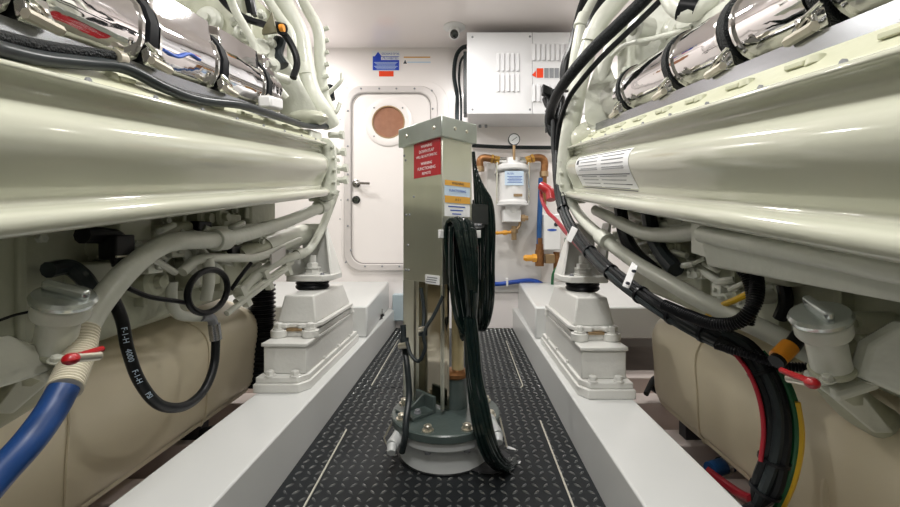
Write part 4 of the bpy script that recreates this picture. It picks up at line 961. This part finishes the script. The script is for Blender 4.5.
b.tube([Q(560,88,2.4),Q(562,104,2.36),Q(559,118,2.34),Q(556,132,2.32)],.018,10)
b.tube([Q(553,110,2.34),Q(548,122,2.33),Q(553,134,2.31),Q(559,150,2.28)],.014,10)
tag(b.build('connector_cluster',M['rubber'],bev=.006),'black cluster of plugs hanging before the lower corner of white cabinet','connector')
r=empty('battery_cable',Q(548,196,2.6),'bright red battery cable with thick red boot beside blue pipe','cable')
MB().tube([Q(541,186,2.6),Q(545,188,2.58),Q(550,192,2.56),Q(551,200,2.54)],.030,12).build('red_boot',M['red'],r)
MB().tube([Q(541,188,2.62),Q(542,200,2.6),Q(548,212,2.5),Q(556,220,2.35),Q(566,232,2.1),Q(580,248,1.85),Q(600,264,1.62)],.012,10).build('red_lead',M['redw'],r)
def strand(k,R,pts,ph=0.0,tw=.35):
    out=[]
    for i,p in enumerate(pts):
        a=ph+i*tw; t=(pts[min(i+1,len(pts)-1)]-pts[max(0,i-1)]); u,w=basis(t)
        out.append(p+u*R*math.cos(a)+w*R*math.sin(a))
    return out
HP=[Q(556,120,2.22),Q(556,150,2.2),Q(558,182,2.12),Q(563,209,2.0),Q(574,232,1.85),Q(590,252,1.66),Q(611,272,1.47),Q(641,295,1.30),Q(673,315,1.16),Q(705,332,1.07),Q(732,344,1.00)]
r=empty('wiring_harness',Q(640,285,1.32),'thick black wiring harness sweeping diagonally below the right engine','wiring harness')
cols=['rubber','rubberg','conv','rubber','rubberg','conv']
for k in range(6):
    MB().tube(strand(k,.017,HP,k*1.047),.0105,8,5).build('harness_strand',M[cols[k]],r)
MB().tube(HP,.014,8,5).build('harness_strand',M['rubber'],r)
for i in (3,5,6,7,8,9):
    p0=HP[i]; t=(HP[i+1]-HP[i-1]).normalized(); MB().cyl(p0-t*.005,p0+t*.005,.030,seg=18).build('cable_tie',M['conv'],r)
# lower harness drop
r=empty('wiring_harness',Q(775,420,.93),'thick black cable bundle with green and yellow wires dropping before right tank','wiring harness')
HD=[Q(722,338,1.02),Q(745,350,.98),Q(762,372,.95),Q(773,400,.93),Q(777,430,.92),Q(774,460,.92),Q(765,490,.93),Q(748,520,.95),Q(720,545,.97)]
cc2=['rubber','rubberg','rubber','conv','rubber','rubberg']
for k in range(6):
    MB().tube(strand(k,.018,HD,k*1.047,.2),.0115,8,5).build('harness_strand',M[cc2[k]],r)
MB().tube(HD,.013,8,5).build('harness_strand',M['rubber'],r)
off=lambda dx,dy,pts:[p+V(dx,dy,0) for p in pts]
MB().tube(off(.033,-.012,HD[1:]),.0065,8,5).build('green_wire',M['green'],r)
MB().tube(off(.044,-.010,HD[3:]),.0095,8,5).build('yellow_wire',M['yellow'],r)
MB().tube(off(.052,.000,HD[2:]),.005,8,5).build('lime_wire',M['green'],r)
MB().tube(off(-.034,-.004,HD[1:6]),.005,8,5).build('red_wire',M['redw'],r)
for i in (2,5,6):
    p0=HD[i]; t=(HD[i+1]-HD[i-1]).normalized(); MB().cyl(p0-t*.004,p0+t*.004,.032,seg=18).build('cable_tie',M['conv'],r)
# corrugated conduits joining the knot of cables
hose('corrugated_conduit',[Q(676,316,1.13),Q(700,322,1.06),Q(728,322,.99),Q(748,314,.94),Q(756,296,.92),Q(752,275,.93)],.016,'conv','x','conduit') if 0 else None
def cconduit(pts,r_,label):
    tag(MB().corr(pts,r_,.0012,.006,12).build('corrugated_conduit',M['conv']),label,'conduit')
cconduit([Q(664,305,1.10),Q(690,316,1.03),Q(715,324,.97),Q(738,322,.93),Q(752,308,.91),Q(757,290,.92),Q(755,270,.95)],.015,'black corrugated conduit curling up under the right engine tray')
cconduit([Q(735,262,.98),Q(747,278,.95),Q(752,300,.93),Q(748,325,.93)],.012,'thin corrugated conduit hanging down from the right engine tray')
cconduit([Q(716,345,1.0),Q(740,352,.95),Q(765,360,.92),Q(785,366,.90),Q(812,368,.88)],.010,'thin corrugated conduit pointing to the red lever on the right')
hose('black_hose',[QX(780,275,.82),QX(786,300,.80),QX(780,318,.80)],.016,'rubber','short black hose hanging behind the right filler cap','hose')
r=empty('taped_hose',Q(785,350,.88),'black hose end wrapped in orange lettered tape near right filler','hose')
MB().tube([Q(800,335,.90),Q(791,347,.88),Q(776,362,.86)],.016,12).build('hose',M['rubber'],r)
MB().cyl(Q(790,346,.875),Q(778,358,.865),.0185,seg=16).build('orange_tape',M['orange'],r)
tag(MB().tube([Q(752,292,.98),Q(735,300,1.02),Q(718,308,1.10),Q(690,330,1.25)],.008,8).build('yellow_wire',M['yellow'],None),'yellow wire running beneath the right engine behind the harness','cable')
# pipes low on the right engine
pp(ER,'coolant_return_pipe',[Q(566,184,2.10),Q(572,203,2.02),Q(584,221,1.84),Q(604,239,1.62),QX(632,260,.62),QX(665,280,.65),QX(700,300,.68),QX(745,321,.72),QX(800,348,.79),QX(850,376,.86)],.025,n=8,seg=18)
collar(ER,Q(601,236.5,1.64),Q(608,242,1.58),.034)
pp(ER,'coolant_pipe',[QX(596,210,.64),QX(615,220,.66),QX(640,232,.68),QX(665,235,.68),QX(704,231,.66),QX(712,232,.66)],.026,n=8,seg=18)
b=MB().obox(QX(715,240,.62),(.035,0,0),(0,.045,.006),(0,0,.04)); b.build('pipe_block',M['paint2'],ER,bev=.004)
b=MB(); b.hexa([E(1,-.42,.15,-.12),E(1,-.05,.15,-.112),E(1,-.05,.95,-.195),E(1,-.42,.95,-.205),E(1,-.42,.15,-.09),E(1,-.03,.15,-.09),E(1,-.03,.95,-.105),E(1,-.42,.95,-.10)]); b.build('lower_tray',M['paint2'],ER,bev=.006)
MB().cyl(E(1,-.030,.2,-.092),E(1,-.035,.94,-.118),.020,seg=16).build('tray_rail',M['paint2'],ER)
b=MB().prism([Q(632,262,1.27),Q(638,266,1.25),Q(629,289,1.24),Q(622,286,1.26)],(.004,.010,0)); br=b.build('harness_bracket',M['plastic'],ER,bev=.002)
for px,py in ((633,271),(627,283)): 
    a=Q(px,py,1.245); MB().cyl(a,a+V(0,-.012,0),.0050,seg=10).build('bracket_hole',M['ink'],br)
b=MB().prism([Q(572,226,1.72),Q(578,229,1.70),Q(571,243,1.70),Q(566,240,1.72)],(.004,.010,0)); b.build('harness_bracket',M['plastic'],ER,bev=.002)
hose('fan_belt',[QX(620,205,.68),QX(624,232,.68),QX(634,252,.69),QX(655,272,.70)],.028,'rubber','outer black curved belt seen beneath the right cream panel','belt')
hose('fan_belt',[QX(648,212,.72),QX(653,236,.72),QX(664,256,.72),QX(676,270,.72)],.028,'rubberg','inner dark curved belt seen beneath the right cream panel','belt')
pp(ER,'oil_line',[QX(600,206,.72),QX(625,212,.74),QX(660,224,.76),QX(700,226,.76)],.016)
pp(ER,'oil_line',[QX(680,250,.80),QX(700,268,.78),QX(720,282,.78),QX(745,290,.78)],.012)
pp(ER,'oil_line',[QX(800,280,.80),QX(830,275,.80),QX(860,275,.80),QX(910,290,.80)],.010)
b=MB().obox(QX(700,262,.95),(.06,0,0),(0,.14,.01),(0,0,.09)); b.build('starter_cover',M['tank'],ER,bev=.02)
hose('black_hose',[QX(800,283,.86),QX(830,282,.86),QX(862,290,.86),QX(890,292,.86)],.020,'rubber','black hose lying behind the right filler cap under the tray','hose')
# right side plates around filler
b=MB().prism([Q(912,322,.66),Q(872,345,.70),Q(862,378,.72),Q(912,400,.68)],(.0,.03,0)); tag(b.build('gusset_plate',M['paint2'],None,bev=.006),'cream gusset plate at right edge beside the right filler neck','plate')
b=MB().prism([Q(-12,338,.66),Q(26,352,.72),Q(36,376,.72),Q(-12,392,.66)],(.0,.03,0)); tag(b.build('gusset_plate',M['paint2'],None,bev=.006),'cream gusset plate at left edge beside the left filler neck','plate')
hose('drain_tube',[Q(905,420,.80),Q(870,440,.90),Q(845,458,.92),Q(830,480,.92),Q(828,515,.92)],.014,'tank','pale bent tube crossing the right tank near the lower right corner','tube')

# ================================================================ BILGE DETAILS
hose('bilge_hose',[V(.72,1.9,-.08),V(.74,1.6,-.05),V(.76,1.3,-.07),V(.78,.8,-.07)],.022,'rubberg','dark hose low in the bilge gap beside the right floor beam','hose')
r=empty('bilge_valve',Q(657,388,1.97),'black and steel bilge valve in the gap right of the right beam','valve')
MB().cyl(Q(650,384,1.99),Q(663,392,1.95),.026,seg=14).build('body',M['rubber'],r); MB().cyl(Q(664,392,1.93),Q(670,396,1.90),.018,seg=10).build('steel_tail',M['strip'],r)
MB().tube([Q(646,394,1.90),Q(655,378,1.98),Q(666,384,1.98)],.013,8).build('handle',M['rubber'],r)
r=empty('blue_coupling',Q(724,466,1.40),'blue hose coupling with steel band in the right bilge gap','coupling')
MB().cyl(Q(710,470,1.38),Q(730,464,1.41),.026,seg=16).build('coupling',M['bluedk'],r); MB().cyl(Q(722,466.5,1.395),Q(726,465.3,1.402),.030,seg=16).build('band',M['clamp'],r)
hose('red_cable',[Q(706,470,1.32),Q(724,483,1.28),Q(740,494,1.22),Q(752,500,1.15)],.014,'redw','dark red cable at the foot of the right cable bundle','cable')
hose('bilge_hose',[V(-.90,2.3,-.05),V(-.93,1.9,-.06),V(-.95,1.3,-.07),V(-.96,.8,-.07)],.020,'rubberg','dark hose low in the bilge gap beside the left floor beam','hose')
hose('bilge_hose',[V(-1.05,1.60,.0),V(-.95,1.62,.015),V(-.84,1.66,.0)],.026,'rubber','black hose crossing the left bilge gap under the U-shaped hose','hose')
MB()

# ================================================================ LIGHTS, CAMERA
def lamp(name,loc,size,energy,col=(1,.975,.94)):
    l=bpy.data.lights.new(name,'AREA'); l.shape='DISK'; l.size=size; l.energy=energy; l.color=col
    o=bpy.data.objects.new(name,l); COL.objects.link(o); o.location=loc; return o
lamp('ceiling_light_and_fill',(XC-.18,.02,ZC-.02),.26,22)
lamp('ceiling_light_and_fill',(XC+.18,.02,ZC-.02),.26,22)
lamp('ceiling_light_and_fill',(XC,1.15,ZC-.02),.16,26)
lamp('ceiling_light_and_fill',(XC,2.3,ZC-.02),.16,32)
lamp('ceiling_light_and_fill',(-1.55,2.8,ZC-.02),.16,34)
lamp('ceiling_light_and_fill',(1.45,2.8,ZC-.02),.16,28)
lamp('ceiling_light_and_fill',(-1.5,.9,ZC-.02),.16,16)
lamp('ceiling_light_and_fill',(1.35,.9,ZC-.02),.16,16)
lamp('ceiling_light_and_fill',(XC,-.9,ZC-.02),.25,14)  # added fill behind the camera to lift the shadows, no known fixture
def bulb(loc,e,r=.04):
    l=bpy.data.lights.new('bulkhead_light_and_fill','POINT'); l.energy=e; l.shadow_soft_size=r; l.color=(1,.97,.94); o=bpy.data.objects.new('bulkhead_light_and_fill',l); COL.objects.link(o); o.location=loc
bulb((-1.20,3.22,2.03),3.5); bulb((-.03,3.33,1.80),.8,.02); bulb((1.15,3.2,1.75),4)  # last bulb is an added fill mirroring the left one, brightens the ceiling
w=bpy.data.worlds.new('room_air'); SC.world=w; w.use_nodes=True
w.node_tree.nodes['Background'].inputs[0].default_value=(.8,.85,.9,1); w.node_tree.nodes['Background'].inputs[1].default_value=.1
cd=bpy.data.cameras.new('camera'); cam=bpy.data.objects.new('camera',cd); COL.objects.link(cam)
cam.location=(0,0,CH); cam.rotation_euler=(math.radians(90),0,0)
cd.sensor_width=36; cd.lens=16; cd.shift_x=-(VX-450)/900; cd.shift_y=-(253.5-VY)/900; cd.clip_start=.02
SC.camera=cam
SC.view_settings.view_transform='Standard'; SC.view_settings.look='None'; SC.view_settings.gamma=1; SC.view_settings.use_curve_mapping=False
SC.view_settings.exposure=-0.80
